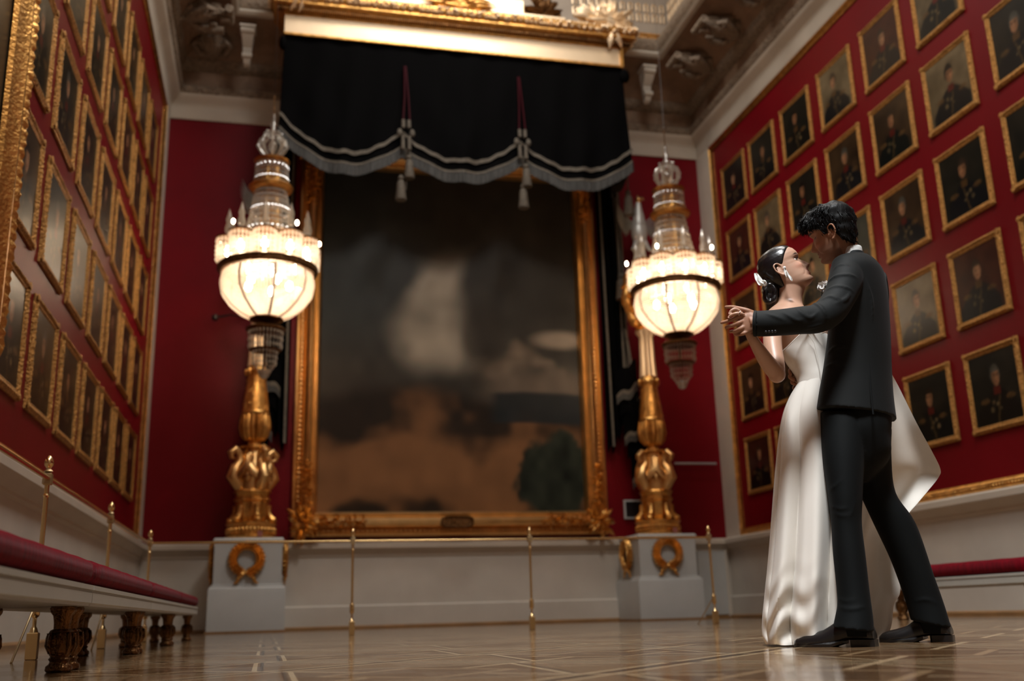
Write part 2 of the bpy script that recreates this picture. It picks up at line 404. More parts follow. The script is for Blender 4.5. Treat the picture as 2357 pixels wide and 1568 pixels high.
# ------------------------------------------------------------------ frames
def rect_frame(w_, h_, prof, step=.03, amp=0, freq=0, band=None, M=None):
    """mitred frame, front towards -Y; prof = (distance in from the outer edge, projection)"""
    mb = MB(); cs = [(-1, -1), (1, -1), (1, 1), (-1, 1)]
    for sd in range(4):
        a = cs[sd]; b = cs[(sd+1) % 4]; ln = w_ if sd % 2 == 0 else h_; n = max(2, int(ln/step)); R = []
        for k in range(n+1):
            t = k/n; ring = []
            for i, (d, pz) in enumerate(prof):
                A = Vector((a[0]*(w_/2-d), 0, a[1]*(h_/2-d))); B = Vector((b[0]*(w_/2-d), 0, b[1]*(h_/2-d)))
                q = A.lerp(B, t); pp = pz
                if band and band[0] <= i <= band[1]: pp += amp*(abs(math.sin(k*freq))-.5) + amp*.15*math.sin(k*freq*.37+i)
                q.y = -pp; ring.append(q)
            R.append(ring)
        mb.rings(R, closed=False, cap=False)
    return mb
PW, PH = .90, .94
pprof = [(0, 0), (0, .016), (.012, .022), (.02, .032), (.032, .038), (.044, .032), (.050, .025), (.062, .022), (.068, .024), (.078, .018), (.082, .010)]
frame_me = rect_frame(PW, PH, pprof, .017, .009, 1.15, (3, 5))
for sx in (-1, 1):
    for sz in (-1, 1): frame_me.ball((sx*(PW/2-.03), -.032, sz*(PH/2-.03)), (.034, .012, .034), 8, 6)
frame_mesh = frame_me.mesh('frame', 'gold_leaf')
def lerp3(a, b, t): return tuple(a[i]+(b[i]-a[i])*t for i in range(3))
def sm(e0, e1, x):
    t = min(1, max(0, (x-e0)/(e1-e0))) if e1 != e0 else float(x > e0); return t*t*(3-2*t)
def vnoise(seed):
    r = random.Random(seed); G = [[r.random() for _ in range(33)] for _ in range(33)]
    def f(x, y):
        x %= 32; y %= 32; i, j = int(x), int(y); u, v = x-i, y-j; u = u*u*(3-2*u); v = v*v*(3-2*v)
        return (G[j][i]*(1-u)+G[j][i+1]*u)*(1-v)+(G[j+1][i]*(1-u)+G[j+1][i+1]*u)*v
    return f
def paint_portrait(seed, tone, side):
    r = random.Random(seed); nz = vnoise(seed); nx, ny = 40, 44; iw, ih = PW-.15, PH-.15
    bgA, bgB = {'dark': ((.010, .011, .009), (.030, .025, .016)), 'brown': ((.035, .018, .009), (.09, .050, .022)), 'tan': ((.14, .10, .05), (.30, .22, .12)), 'red': ((.05, .012, .008), (.10, .03, .015)), 'grey': ((.04, .045, .035), (.12, .12, .09))}[tone]
    coat = r.choice([(.008, .010, .009), (.006, .009, .008), (.012, .010, .008), (.008, .009, .012)])
    collar = r.choice([(.14, .015, .010), (.16, .02, .012), (.12, .06, .02)]); skin = lerp3((.26, .12, .055), (.40, .21, .11), r.random()); hair = r.choice([(.02, .012, .007), (.05, .03, .018), (.10, .09, .07), (.012, .008, .006)])
    hx, hy = .5+r.uniform(-.05, .05), .66+r.uniform(-.03, .03); turn = r.choice([-1, 1])
    mb = MB(); C = []; V = []
    for j in range(ny+1):
        for i in range(nx+1):
            u, v = i/nx, j/ny; V.append(((u-.5)*iw, -.014, (v-.5)*ih))
            n1 = nz(u*5, v*5); c = lerp3(bgA, bgB, max(0, min(1, n1*.9+.35*(v-.5)+.2*(u-.5)*turn)))
            sh = .46-.9*max(0, abs(u-hx)-.08)**1.35*1.25
            c = lerp3(c, coat, sm(sh+.03, sh-.02, v)*sm(.50, .42, abs(u-hx+.02*turn)))
            ep = math.hypot((abs(u-hx)-.27)/.10, (v-(.335))/.040)
            c = lerp3(c, (.17, .09, .03), sm(1.15, .8, ep)*(.45+.55*nz(u*22, v*22)))
            c = lerp3(c, collar, sm(.085, .06, abs(u-hx-.01*turn))*sm(.385, .41, v)*sm(.52, .49, v))
            for (mx_, my_, mr) in ((.10, .30, .035), (.02, .27, .03), (.14, .20, .045), (-.04, .2, .025)):
                dd = math.hypot(u-hx+turn*mx_, v-my_)/mr; c = lerp3(c, (.34, .24, .11), sm(1.1, .5, dd)*.75*r_spark(seed, mx_))
            c = lerp3(c, (.22, .13, .04), .5*sm(.02, .008, abs(u-hx-.25*turn*(v-.2)))*sm(.40, .36, v))
            dh = math.hypot((u-hx)/.105, (v-hy-.035)/.150); c = lerp3(c, hair, sm(1.1, .92, dh)*sm(.58, .64, v))
            df = math.hypot((u-hx-.012*turn)/.082, (v-hy)/.128); f = sm(1.08, .88, df)
            shade = .72+.45*sm(-.07, .07, (u-hx)*turn)
            if f > 0 and v < hy+.085:
                sk = tuple(x*shade for x in skin)
                ey = math.hypot((abs(u-hx-.02*turn)-.032)/.017, (v-hy-.02)/.010); sk = lerp3(sk, (.03, .015, .01), .8*sm(1.2, .7, ey))
                br = math.hypot((abs(u-hx-.02*turn)-.034)/.026, (v-hy-.042)/.008); sk = lerp3(sk, (.05, .025, .015), .7*sm(1.2, .7, br))
                no = abs(u-hx-.028*turn)/.010; sk = lerp3(sk, tuple(min(1, x*1.45) for x in sk), sm(1.3, .6, no)*sm(-.035, -.02, v-hy)*sm(.03, .01, v-hy))
                mo = math.hypot((u-hx-.02*turn)/.028, (v-hy+.062)/.010); sk = lerp3(sk, (.16, .03, .02), .75*sm(1.2, .7, mo))
                c = lerp3(c, sk, f*sm(hy+.085, hy+.07, v) if v > hy else f)
            g_ = .50+.22*max(f, 0); c = tuple(max(0, x*g_*(.9+.25*nz(u*14+7, v*14))) for x in c); C.append((*c, 1))
    w_ = nx+1; mb.v = V; mb.f = [(j*w_+i, j*w_+i+1, (j+1)*w_+i+1, (j+1)*w_+i) for j in range(ny) for i in range(nx)]; mb.c = C
    return mb
def r_spark(s, m): return .4+.6*random.Random(s*7+int(m*100)).random()
ORD = ['first', 'second', 'third', 'fourth', 'fifth', 'sixth', 'seventh', 'eighth', 'ninth']
ROW = ['bottom', 'second', 'middle', 'fourth', 'top']
def tone_word(t): return {'dark': 'near-black', 'brown': 'brown', 'tan': 'pale tan cloudy', 'red': 'reddish brown', 'grey': 'grey-green'}[t]
TR = {(1, 3): 'tan', (3, 4): 'tan', (5, 3): 'tan', (4, 2): 'brown', (4, 1): 'tan', (1, 1): 'brown', (1, 2): 'dark', (2, 1): 'tan', (0, 0): 'red', (0, 1): 'brown', (0, 2): 'brown', (5, 4): 'tan', (3, 2): 'grey', (2, 2): 'tan', (0, 3): 'red'}
def put_portrait(wall, x, y, z, rot, col, row, tone, seed):
    t = thing('portrait_painting', 'officer portrait on %s ground, %s row of %s wall, %s from far corner' % (tone_word(tone), ROW[row], wall, ORD[col]), 'painting', (x, y, z), 'gilt framed portraits on the %s wall' % wall)
    t.rotation_euler = (0, 0, rot)
    f = bpy.data.objects.new('frame', frame_mesh); COL.objects.link(f); f.parent = t
    paint_portrait(seed, tone, wall).build('canvas', 'canvas', t)
rz = [2.41, 3.635, 4.855, 6.075, 7.28]; ry = [15.0, 13.93, 12.80, 11.65, 10.50, 9.35, 8.17, 7.0, 5.85]
for ci, y in enumerate(ry):
    for ri, z in enumerate(rz):
        if ci > 6 and ri < 2: continue
        if ci > 7: continue
        tone = TR.get((ci, ri)) or random.Random(ci*11+ri).choice(['dark', 'dark', 'brown', 'dark', 'red'])
        put_portrait('right', XR-.002, y, z, -PI/2, ci, ri, tone, 100+ci*10+ri)
lz = [2.275, 3.485, 4.67, 5.87, 7.07, ]; ly = [14.6, 13.45, 12.32, 11.17, 10.02, 8.87, 7.72]
for ci, y in enumerate(ly):
    for ri, z in enumerate(lz):
        tone = random.Random(ci*17+ri+3).choice(['dark', 'dark', 'dark', 'brown'])
        put_portrait('left', XL+.002, y, z, PI/2, ci, ri, tone, 300+ci*10+ri)
# tall framed picture at the near end of the left wall
t = thing('large_painting', 'tall dark painting in wide carved gold frame at near end of left wall', 'painting', (XL+.002, 5.95, 5.0)); t.rotation_euler = (0, 0, PI/2)
bp = [(0, 0), (0, .08), (.03, .10), (.06, .12), (.09, .10), (.11, .07), (.18, .09), (.20, .12), (.225, .12), (.25, .09), (.33, .05), (.35, .06), (.37, .03)]
fr = rect_frame(2.6, 6.2, bp, .03, .02, 1.2, (2, 4)); 
for k in range(200): fr.ball((2.6/2-.145, -.085, -3.0+k*.03), .011, 6, 4)
fr.build('frame', 'gold', t)
mb = MB(); nz = vnoise(77); nx, ny = 30, 60; mb.c = []
for j in range(ny+1):
    for i in range(nx+1):
        mb.v.append(((i/nx-.5)*1.9, -.02, (j/ny-.5)*5.5)); k = nz(i*.25, j*.2); mb.c.append((.02+.03*k, .016+.02*k, .010+.01*k, 1))
mb.f = [(j*(nx+1)+i, j*(nx+1)+i+1, (j+1)*(nx+1)+i+1, (j+1)*(nx+1)+i) for j in range(ny) for i in range(nx)]
mb.build('canvas', 'canvas', t)
# ------------------------------------------------------------------ the great painting of the back wall
t = thing('large_painting', 'huge painting in a broad gold frame, middle of the back wall under the canopy', 'painting', (2.915, YB-.01, 4.72))
GW, GH = 5.18, 6.66
gp = [(0, 0), (0, .10), (.015, .13), (.05, .14), (.075, .12), (.085, .08), (.11, .08), (.13, .11), (.16, .20), (.20, .27), (.245, .285), (.27, .26), (.29, .20), (.31, .17), (.335, .18), (.355, .19), (.37, .17), (.385, .11), (.40, .06)]
fr = rect_frame(GW, GH, gp, .06)
def bead_row(mb, w_, h_, d, y, r, step):
    X, Z = w_/2-d, h_/2-d; n = int(2*X/step)
    for k in range(n+1):
        for s in (-1,): mb.ball((-X+2*X*k/n, -y, s*Z), r, 7, 5)
    n = int(2*Z/step)
    for k in range(n+1):
        for s in (-1, 1): mb.ball((s*X, -y, -Z+2*Z*k/n), r, 7, 5)
bead_row(fr, GW, GH, .098, .095, .024, .075); fo = fr.build('frame', 'gold_smooth', t)
def leaf(mb, c, ang, L_, W_, lift=.03, nrm=(0, -1, 0), tx=(1, 0, 0), tz=(0, 0, 1), curl=.0):
    c = Vector(c); n = Vector(nrm); tx = Vector(tx); tz = Vector(tz)
    d = tx*math.cos(ang)+tz*math.sin(ang); e = n.cross(d).normalized(); R = []
    for k in range(6):
        t_ = k/5; wd = W_*math.sin(PI*(.12+.86*t_))**.8; h = lift*(math.sin(t_*PI)*1.0+.25)+curl*t_*t_
        p = c+d*(L_*t_)+n*h; R.append([p-e*wd*.5-n*lift*.5, p+n*lift*.5, p+e*wd*.5-n*lift*.5, p-n*lift*.8])
    mb.rings(R)
def cluster(mb, c, n, rad, rng, nrm=(0, -1, 0), tx=(1, 0, 0), tz=(0, 0, 1), a0=0, a1=2*PI, lift=.03):
    for k in range(n):
        a = a0+(a1-a0)*(k+rng.random()*.7)/n; r0 = rad*rng.random()*.5
        cc = Vector(c)+Vector(tx)*(r0*math.cos(a))+Vector(tz)*(r0*math.sin(a)); leaf(mb, cc, a+rng.uniform(-.4, .4), rad*rng.uniform(.6, 1), rad*rng.uniform(.28, .42), lift, nrm, tx, tz)
rg = random.Random(3)
for sx in (-1, 1):
    for sz in (-1, 1):
        mb = MB(); c0 = Vector((sx*(GW/2-.21), -.26, sz*(GH/2-.21))); cluster(mb, c0, 16, .26, rg, lift=.045)
        for k in range(9):
            cluster(mb, c0+Vector((-sx*(.2+.085*k), -.0, 0)), 5, .11, rg, lift=.035); cluster(mb, c0+Vector((0, 0, -sz*(.2+.085*k))), 5, .11, rg, lift=.035)
        mb.build('corner_ornament', 'gold', fo)
mb = MB()
R = []
for k in range(28):
    a = 2*PI*k/28; R.append((math.copysign(abs(math.cos(a))**.5, math.cos(a))*.24, math.copysign(abs(math.sin(a))**.5, math.sin(a))*.085))
mb.rings([[(x*s_, -y_, -GH/2+.21+z*s_) for x, z in R] for s_, y_ in ((1.12, .25), (1.1, .31), (1.0, .32), (.95, .29))]); mb.build('nameplate', 'dark_bronze', fo)
nx, ny = 150, 190; mb = MB(); mb.c = []; nA, nB, nC = vnoise(21), vnoise(22), vnoise(23); IWd, IHt = GW-.78, GH-.78
def fbm(n, x, y): return n(x, y)*.55+n(x*2.1, y*2.1)*.28+n(x*4.3, y*4.3)*.17
for j in range(ny+1):
    for i in range(nx+1):
        u, v = i/nx, j/ny; mb.v.append(((u-.5)*IWd, -.05, (v-.5)*IHt))
        f1 = fbm(nA, u*4+2, v*4); f2 = fbm(nB, u*5, v*7); hz = .30+.04*math.sin(u*5)+.03*f1
        sky = lerp3((.040, .034, .026), (.095, .085, .070), f1*1.1); sky = lerp3(sky, (.05, .065, .07), sm(.55, .15, u)*sm(.3, .6, v)*.6)
        sky = lerp3(sky, (.34, .26, .19), sm(.42, .62, f2+.35*(u-.6)-abs(v-.43)*1.5)*sm(.50, .78, u))
        sky = lerp3(sky, (.56, .46, .36), .9*sm(1.1, .3, math.hypot((u-.93)/.14, (v-.50)/.035)))
        sky = lerp3(sky, (.26, .20, .15), sm(.55, .75, u)*sm(.44, .36, v)*.8); sky = lerp3(sky, (.10, .075, .055), .5*sm(.40, .15, u)*sm(.55, .3, v))
        gnd = lerp3((.030, .019, .012), (.26, .125, .055), sm(.32, .75, f2+.5*sm(.23, .10, v)-.35*sm(.09, .0, v)-.25*sm(.25, .05, u)))
        c = lerp3(gnd, sky, sm(hz-.03, hz+.03, v))
        c = lerp3(c, (.022, .028, .032), sm(.62, .68, u)*sm(.235+.02*f1, .255, v)*sm(.335, .32, v-.02*f1)*.95)
        # pale billowing cloud bank standing over the plain, with a dark ridge beneath
        cx = .46+.05*math.sin(v*9)+.10*(.55-v)*0; wd = .13+.05*math.sin(v*14+1)+.05*f2
        m_ = sm(1.1, .35, abs(u-cx)/wd)*sm(.34, .44, v+.08*(f1-.5))*sm(.80, .66, v+.10*(f2-.5)); c = lerp3(c, lerp3((.17, .15, .12), (.52, .47, .39), f2*1.25), m_*.85)
        m2 = sm(1.15, .5, math.hypot((u-.62)/.10, (v-.50)/.13)+.5*(f2-.5)); c = lerp3(c, (.05, .04, .03), m2*.7)
        bu = math.hypot((u-.90)/.15, (v-.10)/.13)+.7*(fbm(nC, u*14, v*14)-.5); c = lerp3(c, lerp3((.010, .013, .010), (.04, .05, .035), nC(u*30, v*30)), sm(1.1, .85, bu))
        k_ = (.62+.35*m_+.12*sm(.34, .2, v))*(.85+.3*nC(u*22, v*22)); c = (c[0]*k_, c[1]*k_*.97, c[2]*k_*.92); mb.c.append((*c, 1))
mb.f = [(j*(nx+1)+i, j*(nx+1)+i+1, (j+1)*(nx+1)+i+1, (j+1)*(nx+1)+i) for j in range(ny) for i in range(nx)]
mb.build('canvas', 'canvas_big', t)
# ------------------------------------------------------------------ canopy over the great painting
rg = random.Random(11)
cx0, cx1, cy = -.03, 5.76, 15.0
t = thing('canopy', 'gilded canopy cornice with leafy moulding jutting from the wall above the great painting', 'canopy', (0, 0, 0))
fas = MB().box(cx0, cx1, cy, YB-.02, 9.36, 9.72).build('fascia', 'gold_pale', t, False)
mb = MB(); n = 150
for k in range(n): mb.ball((cx0+.02+(cx1-cx0-.04)*k/(n-1), cy-.01, 9.345), .020, 6, 4)
mb.box(cx0-.01, cx1+.01, cy-.022, YB-.02, 9.35, 9.375); mb.box(cx1-.05, cx1+.01, cy-.02, cy+.02, 9.37, 9.70)
mb.build('bead_edge', 'gold', fas)
prof = [(0, 9.70), (.02, 9.71), (.02, 9.74), (.14, 9.79), (.16, 9.80), (.19, 9.83), (.19, 9.86), (.16, 9.87), (.20, 9.90), (.235, 9.95), (.235, 10.0), (.20, 10.04), (.16, 10.05)]
def u_prof(prof, m_, nm, par):
    mb = MB(); R = [[(cx0-a, YB-.02, z), (cx0-a, cy-a, z), (cx1+a, cy-a, z), (cx1+a, YB-.02, z)] for a, z in prof]; mb.rings(R, closed=False, cap=False); return mb.build(nm, m_, par)
cr = u_prof(prof, 'gold', 'crown', t)
mb = MB(); k = 0; x = cx0-.12
while x < cx1+.12:
    mb.box(x, x+.018, cy-.13, cy-.02, 9.735, 9.785); x += .036
mb.build('dentils', 'dark_bronze', cr, False)
mb = MB(); x = cx0-.2
while x < cx1+.2:
    leaf(mb, (x, cy-.205, 9.955), PI*.5+rg.uniform(-.5, .5)+(0 if rg.random() < .5 else PI), .085, .06, .03); 
    if rg.random() < .35: mb.ball((x+.02, cy-.25, 9.95+rg.uniform(-.02, .03)), rg.uniform(.022, .036), 8, 6)
    leaf(mb, (x+.02, cy-.20, 9.95), rg.uniform(0, 6.28), .07, .05, .03); x += .042
for s, xx in ((-1, cx0-.235), (1, cx1+.235)):
    y = cy-.15
    while y < YB-.1:
        leaf(mb, (xx, y, 9.955), rg.uniform(0, 6.28), .085, .06, .03, nrm=(s, 0, 0), tx=(0, 1, 0)); y += .045
mb.build('leaf_moulding', 'gold_pale', cr)
mb = MB().box(cx0+.05, cx1-.05, cy-.05, YB-.05, 10.03, 10.08)
mb.box(1.06, 4.72, cy-.06, YB-.2, 10.08, 10.17); mb.box(1.85, 3.98, cy-.05, YB-.3, 10.17, 10.42); mb.build('plinth', 'gold_pale', t, False)
for s in (-1, 1):
    mb = MB(); xa = XC+s*1.45
    mb.box(xa-.34, xa+.34, cy+.05, cy+.6, 10.17, 10.40)
    cluster(mb, (xa, cy+.03, 10.28), 30, .3, rg, lift=.04)
    mb.build('trophy_panel', 'dark_bronze', t)
mb = MB(); cluster(mb, (XC-.06, cy-.10, 10.16), 60, .42, rg, lift=.06, a0=-.1, a1=PI+.1)
for k in range(12): a = PI*k/11; mb.tube([(XC-.06, cy-.12, 10.12), (XC-.06+.35*math.cos(a), cy-.16, 10.14+.25*math.sin(a)), (XC-.06+.66*math.cos(a), cy-.12, 10.14+.18*math.sin(a)+.04)], [.05, .04, .01], 7)
mb.build('centre_ornament', 'gold', t)
for s in (-1, 1):
    mb = MB(); c = Vector((XC+s*2.38, cy-.06, 10.18)); mb.ball(c+Vector((-s*.22, -.03, .1)), (.16, .10, .15), 12, 9)
    for k in range(9):
        a = -.3+k*.42; d = Vector((math.cos(a)*s, -.15, math.sin(a)*.7))
        mb.tube([c, c+d*.25+Vector((0, -.05, 0)), c+d*.42, c+d*.5+Vector((s*.08, 0, -.04))], [.06, .055, .04, .015], 8)
    cluster(mb, c+Vector((s*.25, -.05, -.04)), 34, .36, rg, lift=.06); mb.ball(c+Vector((-s*.02, -.12, -.07)), (.20, .06, .045), 10, 6); mb.ball(c+Vector((s*.3, -.06, -.09)), (.2, .06, .05), 10, 6)
    mb.build('corner_eagle', 'gold_pale', t)
# drape: three swags
jx = [-.05, 1.87, 3.83, 5.86]
def swag(x, zj, zl):
    for i in range(3):
        if x <= jx[i+1]+1e-6 or i == 2:
            q = (x-jx[i])/(jx[i+1]-jx[i]); q = min(1, max(0, q)); b = (1-abs(2*q-1)**2.2)
            return zj+(zl-zj)*b, q, i
def zbot(x): 
    z, q, i = swag(x, 7.46, 7.06)
    if x < .9: z += .18*max(0, 1-(x-jx[0])/.9)
    if x > 4.9: z += .12*max(0, (x-4.9)/.95)
    return z
def ztrim(x):
    z, q, i = swag(x, 7.74, 7.27)
    if x < .9: z += .16*max(0, 1-(x-jx[0])/.9)
    if x > 4.9: z += .08*max(0, (x-4.9)/.95)
    return z
ZT = 9.37
def dy(x, z):
    q = swag(x, 0, 1)[1]; v = (ZT-z)/2.2
    return cy+.04-.10*v*v-.05*v*math.sin(q*PI) - .035*math.sin(q*PI*7+v*3)*(.3+.7*v)*math.sin(q*PI)**.5 - .02*math.sin(v*9+abs(q-.5)*14)*v
def xf_(u, v): x = cx0+.01+(cx1-cx0-.02)*u; return x+(u-.5)*.09*v
t = thing('curtain', 'black velvet swagged valance with silver fringe hanging from the gilded canopy', 'curtain', (0, 0, 0))
mb = MB()
def f(u, v):
    x = xf_(u, v); z = ZT+(zbot(x)-ZT)*v; return (x, dy(x, z), z)
mb.grid(f, 170, 50); mb.grid(lambda u, v: tuple(Vector(f(u, v))+Vector((0, .03, 0))), 60, 10)
for s, xx in ((-1, cx0+.01), (1, cx1-.01)):   # returns to the wall
    mb.grid(lambda u, v: (xx+s*.05*v, cy+.04+(1.3*u)-.1*v*v*(1-u)+.0*v, ZT+(zbot(xx+s*.04)-ZT)*v+.06*math.sin(u*PI*3)*v), 40, 20)
cl = mb.build('valance', 'velvet_black', t)
def strip(zf, h0, h1, off, name, m_, par, wob=0):
    mb = MB(); xs = 220
    def g(u, v):
        x = xf_(u, 1); z = zf(x)+h0+(h1-h0)*v+wob*math.sin(u*150); yy = dy(x, z)-off
        return (x, yy, z)
    mb.grid(g, xs, 3); mb.grid(lambda u, v: tuple(Vector(g(u, v))+Vector((0, .012, 0))), xs, 3)
    for s, xx in ((-1, cx0+.01), (1, cx1-.01)):
        mb.grid(lambda u, v: (xx+s*.065, cy-.05+1.3*u, zf(xx+s*.04)+h0+(h1-h0)*v+.06*math.sin(u*PI*3)), 30, 2)
    return mb.build(name, m_, par)
strip(ztrim, -.035, .035, .03, 'braid', 'silver_trim', t, .010)
for i in range(3):
    pass
strip(zbot, -.005, .035, .03, 'fringe_heading', 'silver_trim', t)
mb = MB(); x = cx0
nF = 620
for k in range(nF):
    u = k/nF; x = xf_(u, 1); z = zbot(x); yy = dy(x, z)-.02+rg.uniform(-.004, .004); w_ = .0052
    mb.rings([[(x-w_, yy-w_, zz), (x+w_, yy-w_, zz), (x+w_, yy+w_, zz), (x-w_, yy+w_, zz)] for zz in (z, z-.17-rg.uniform(0, .015))])
for s, xx in ((1, cx1-.01), (-1, cx0+.01)):
    for k in range(110):
        y = cy-.05+1.3*k/110; z = zbot(xx+s*.04)+.06*math.sin(k/110*PI*3)
        mb.rings([[(xx+s*.065-.004, y-.005, zz), (xx+s*.065+.004, y-.005, zz), (xx+s*.065+.004, y+.005, zz), (xx+s*.065-.004, y+.005, zz)] for zz in (z, z-.17)])
fr_ = mb.build('fringe', 'fringe', t, False); tag(fr_, kind='stuff')
def tassel(mb, c, s=1, sw=0):
    c = Vector(c)
    mb.lathe([(.012, .12), (.03, .10), (.045, .06), (.03, .03), (.05, .01), (.060, -.02), (.065, -.12), (.085, -.27), (.080, -.29)], tuple(c), 14, M=Matrix.Scale(s, 3), lobes=14*2, lamp=.03)
for i, xx in ((1, 1.93), (2, 3.86)):
    yj = cy-.12
    mb = MB(); 
    for s in (-1, 1): mb.tube([(xx+s*.01, cy-.02, 8.95), (xx+s*.03+.02, cy-.04, 8.4), (xx+s*.055+.01, yj, 7.88)], .016, 7)
    mb.build('cord', 'cord_red', t)
    mb = MB()
    for s in (-1, 1):
        mb.tube([(xx+s*.045, yj-.03, 7.90), (xx+s*.045, yj-.04, 7.76)], .032, 10); mb.tube([(xx+s*.05, yj-.03, 7.62), (xx+s*.05, yj-.04, 7.38)], [.03, .035], 10)
        mb.ball((xx+s*.10, yj-.03, 7.68), (.045, .03, .07), 8, 6)
    mb.tube([(xx, yj, 7.4), (xx+.02, yj, 7.1), (xx+.0, yj, 6.7)], .012, 6); mb.build('cord_knot', 'silver_trim', t)
    mb = MB(); tassel(mb, (xx+.05, yj-.03, 7.18)); mb.build('tassel', 'silver_trim', t)
    mb = MB(); tassel(mb, (xx-.01 if i == 2 else xx-.08, yj-.01, 6.82), 1.05); mb.build('tassel', 'silver_trim', t)
mb = MB(); tassel(mb, (5.84, cy+.35, 7.05), 1.15); mb.tube([(5.84, cy+.3, 7.5), (5.84, cy+.35, 7.1)], .012, 6); mb.build('tassel', 'silver_trim', t)
for xx_, rr_ in ((cx1+.02, .09), (cx0-.02, .06)): MB().ball((xx_, cy, 9.18), (rr_, .07, .13), 12, 8).build('rosette', 'velvet_black', t)

# side curtains: pleated strips that fall beside the frame and end in stepped tails
def side_curtain(s):
    t = thing('curtain', 'black velvet side curtain with silver braid falling behind the %s candelabrum' % ('left' if s < 0 else 'right'), 'curtain', (0, 0, 0))
    X = lambda d: XC+s*d
    def hem(u): return 3.0 - .55*u + .9*max(0, u-.55)
    def f(u, v):
        z = 9.3+(2.75+.85*(u**1.5)-9.3)*v + (.10*math.sin(u*22) if v > .98 else 0)
        wd = .22+.24*sm(.0, .5, v)-.06*v; x = 2.66+wd*u
        return (X(x), 16.24-.45*(1-sm(.0, .45, v))*u-.06*math.sin(u*PI*7+.5*math.sin(v*4)) - .08*v*math.sin(PI*u), z)
    mb = MB(); mb.grid(f, 70, 60); mb.grid(lambda u, v: tuple(Vector(f(u, v))+Vector((0, .05, 0))), 30, 20); c = mb.build('panel', 'velvet_black', t)
    mb = MB()
    for k in range(5):   # tail cascade
        z0 = 4.35-.36*k; x0 = 2.80+.05*k; 
        def g(u, v, k=k, z0=z0, x0=x0): return (X(x0+.40*u-.03*k*u), 16.12-.10*math.sin(u*PI), z0-.42*v-.20*(1-u)*1.2+.04*math.sin(u*9))
        mb.grid(g, 16, 6)
    mb.build('tail', 'velvet_black', t)
    mb = MB(); mbf = MB()
    for k in range(5):
        z0 = 4.35-.36*k-.42; x0 = 2.80+.05*k
        def g(u, v, k=k, z0=z0, x0=x0): return (X(x0+.40*u-.03*k*u), 16.09-.10*math.sin(u*PI), z0+.02-.07*v-.20*(1-u)*1.2+.04*math.sin(u*9))
        if k % 2 == 0: mb.grid(g, 16, 2)
        def g2(u, v, g=g): p = g(u, 1); return (p[0], p[1], p[2]-.10*v)
        if k % 2 == 0: mbf.grid(g2, 16, 2)
    def e(u, v): p = f(1, v); return (p[0]+s*.06*(u-.5)*2-s*.03, p[1]-.05, p[2])
    mb.grid(e, 2, 60)
    def e2(u, v): p = f(.12, v); return (p[0]+s*.02*(u-.5)*2, p[1]-.06, p[2])
    mb.grid(e2, 2, 60)
    mb.grid(lambda u, v: (X(3.0+.05*u+.16*v), 16.08, 4.9-1.55*v), 2, 10)
    mb.build('braid', 'silver_trim', t); mbf.build('tail_fringe', 'fringe', t)
    mb = MB(); tassel(mb, (X(2.96), 16.0, 5.75), 1.2); mb.tube([(X(2.94), 15.95, 7.3), (X(2.96), 16.0, 5.85)], .013, 6); mb.build('tassel', 'silver_trim', t)
side_curtain(1); side_curtain(-1)

# ------------------------------------------------------------------ pedestals
def wreath(mb, c, R_, nrm, tx):
    c = Vector(c); nrm = Vector(nrm); tx = Vector(tx); tz = Vector((0, 0, 1)); n = 26
    pts = [c+tx*(R_*math.cos(2*PI*k/24))+tz*(R_*math.sin(2*PI*k/24))+nrm*.03 for k in range(25)]; mb.tube(pts, .030, 8)
    for k in range(n):
        for o in (-1, 0, 1):
            a = -PI/2+2*PI*k/n; sg = 1 if (k < n/2) else -1
            p = c+tx*((R_+o*.020)*math.cos(a))+tz*((R_+o*.020)*math.sin(a))+nrm*.035
            leaf(mb, p, a+sg*PI/2-o*.55*sg, .095, .050, .034, nrm=tuple(nrm), tx=tuple(tx))
    b = c+tz*-(R_+.0)+nrm*.05
    for s in (-1, 1):
        mb.tube([b, b+tx*(s*.05)+tz*.045, b+tx*(s*.095)+tz*.01, b+tx*(s*.05)-tz*.02, b], [.014, .02, .022, .018, .014], 7)
        mb.tube([b, b+tx*(s*.07)-tz*.06, b+tx*(s*.10)-tz*.075, b+tx*(s*.13)-tz*.14, b+tx*(s*.17)-tz*.155], [.016, .022, .028, .022, .014], 7, flat=.6)
        mb.ball(b+tx*(s*.11)-tz*.085, .028, 8, 6)
    mb.ball(b, .026, 8, 6)
def pedestal(xc, side):
    t = thing('pedestal', 'white two-tier pedestal with gilt wreaths under the %s candelabrum' % side, 'pedestal', (xc, 15.3, 0))
    h = .535; mb = MB()
    lo = MB(); P = [(0, 0), (0, .60), (.012, .625), (.03, .64), (.03, .655), (.055, .67)]
    lo.rings([[(-h+i, i, z), (h-i, i, z), (h-i, 1.09, z), (-h+i, 1.09, z)] for i, z in P], cap=True); lo.build('plinth', 'white_paint', t)
    up = MB(); up.rings([[(-.475, .06, .66), (.475, .06, .66), (.475, 1.09, .66), (-.475, 1.09, .66)], [(-.475, .06, 1.27), (.475, .06, 1.27), (.475, 1.09, 1.27), (-.475, 1.09, 1.27)]]); 
    up.rings([[(-.475-i, .06-i, z), (.475+i, .06-i, z), (.475+i, 1.09, z), (-.475-i, 1.09, z)] for i, z in [(0, 1.25), (.01, 1.27), (.02, 1.29), (.0, 1.325)]]); up.build('die', 'white_paint', t)
    MB().box(-h-.02, h+.02, -.02, 1.09, 0, .03).build('base_strip', 'skirting', t, False)
    for c, n_, tx in (((-.02, .06, 1.02), (0, -1, 0), (1, 0, 0)), ((-.475, .55, 1.02), (-1, 0, 0), (0, -1, 0)), ((.475, .55, 1.02), (1, 0, 0), (0, 1, 0))):
        mb = MB(); wreath(mb, c, .185, n_, tx); mb.build('wreath', 'gold', t)
pedestal(-.275, 'left'); pedestal(6.145, 'right')

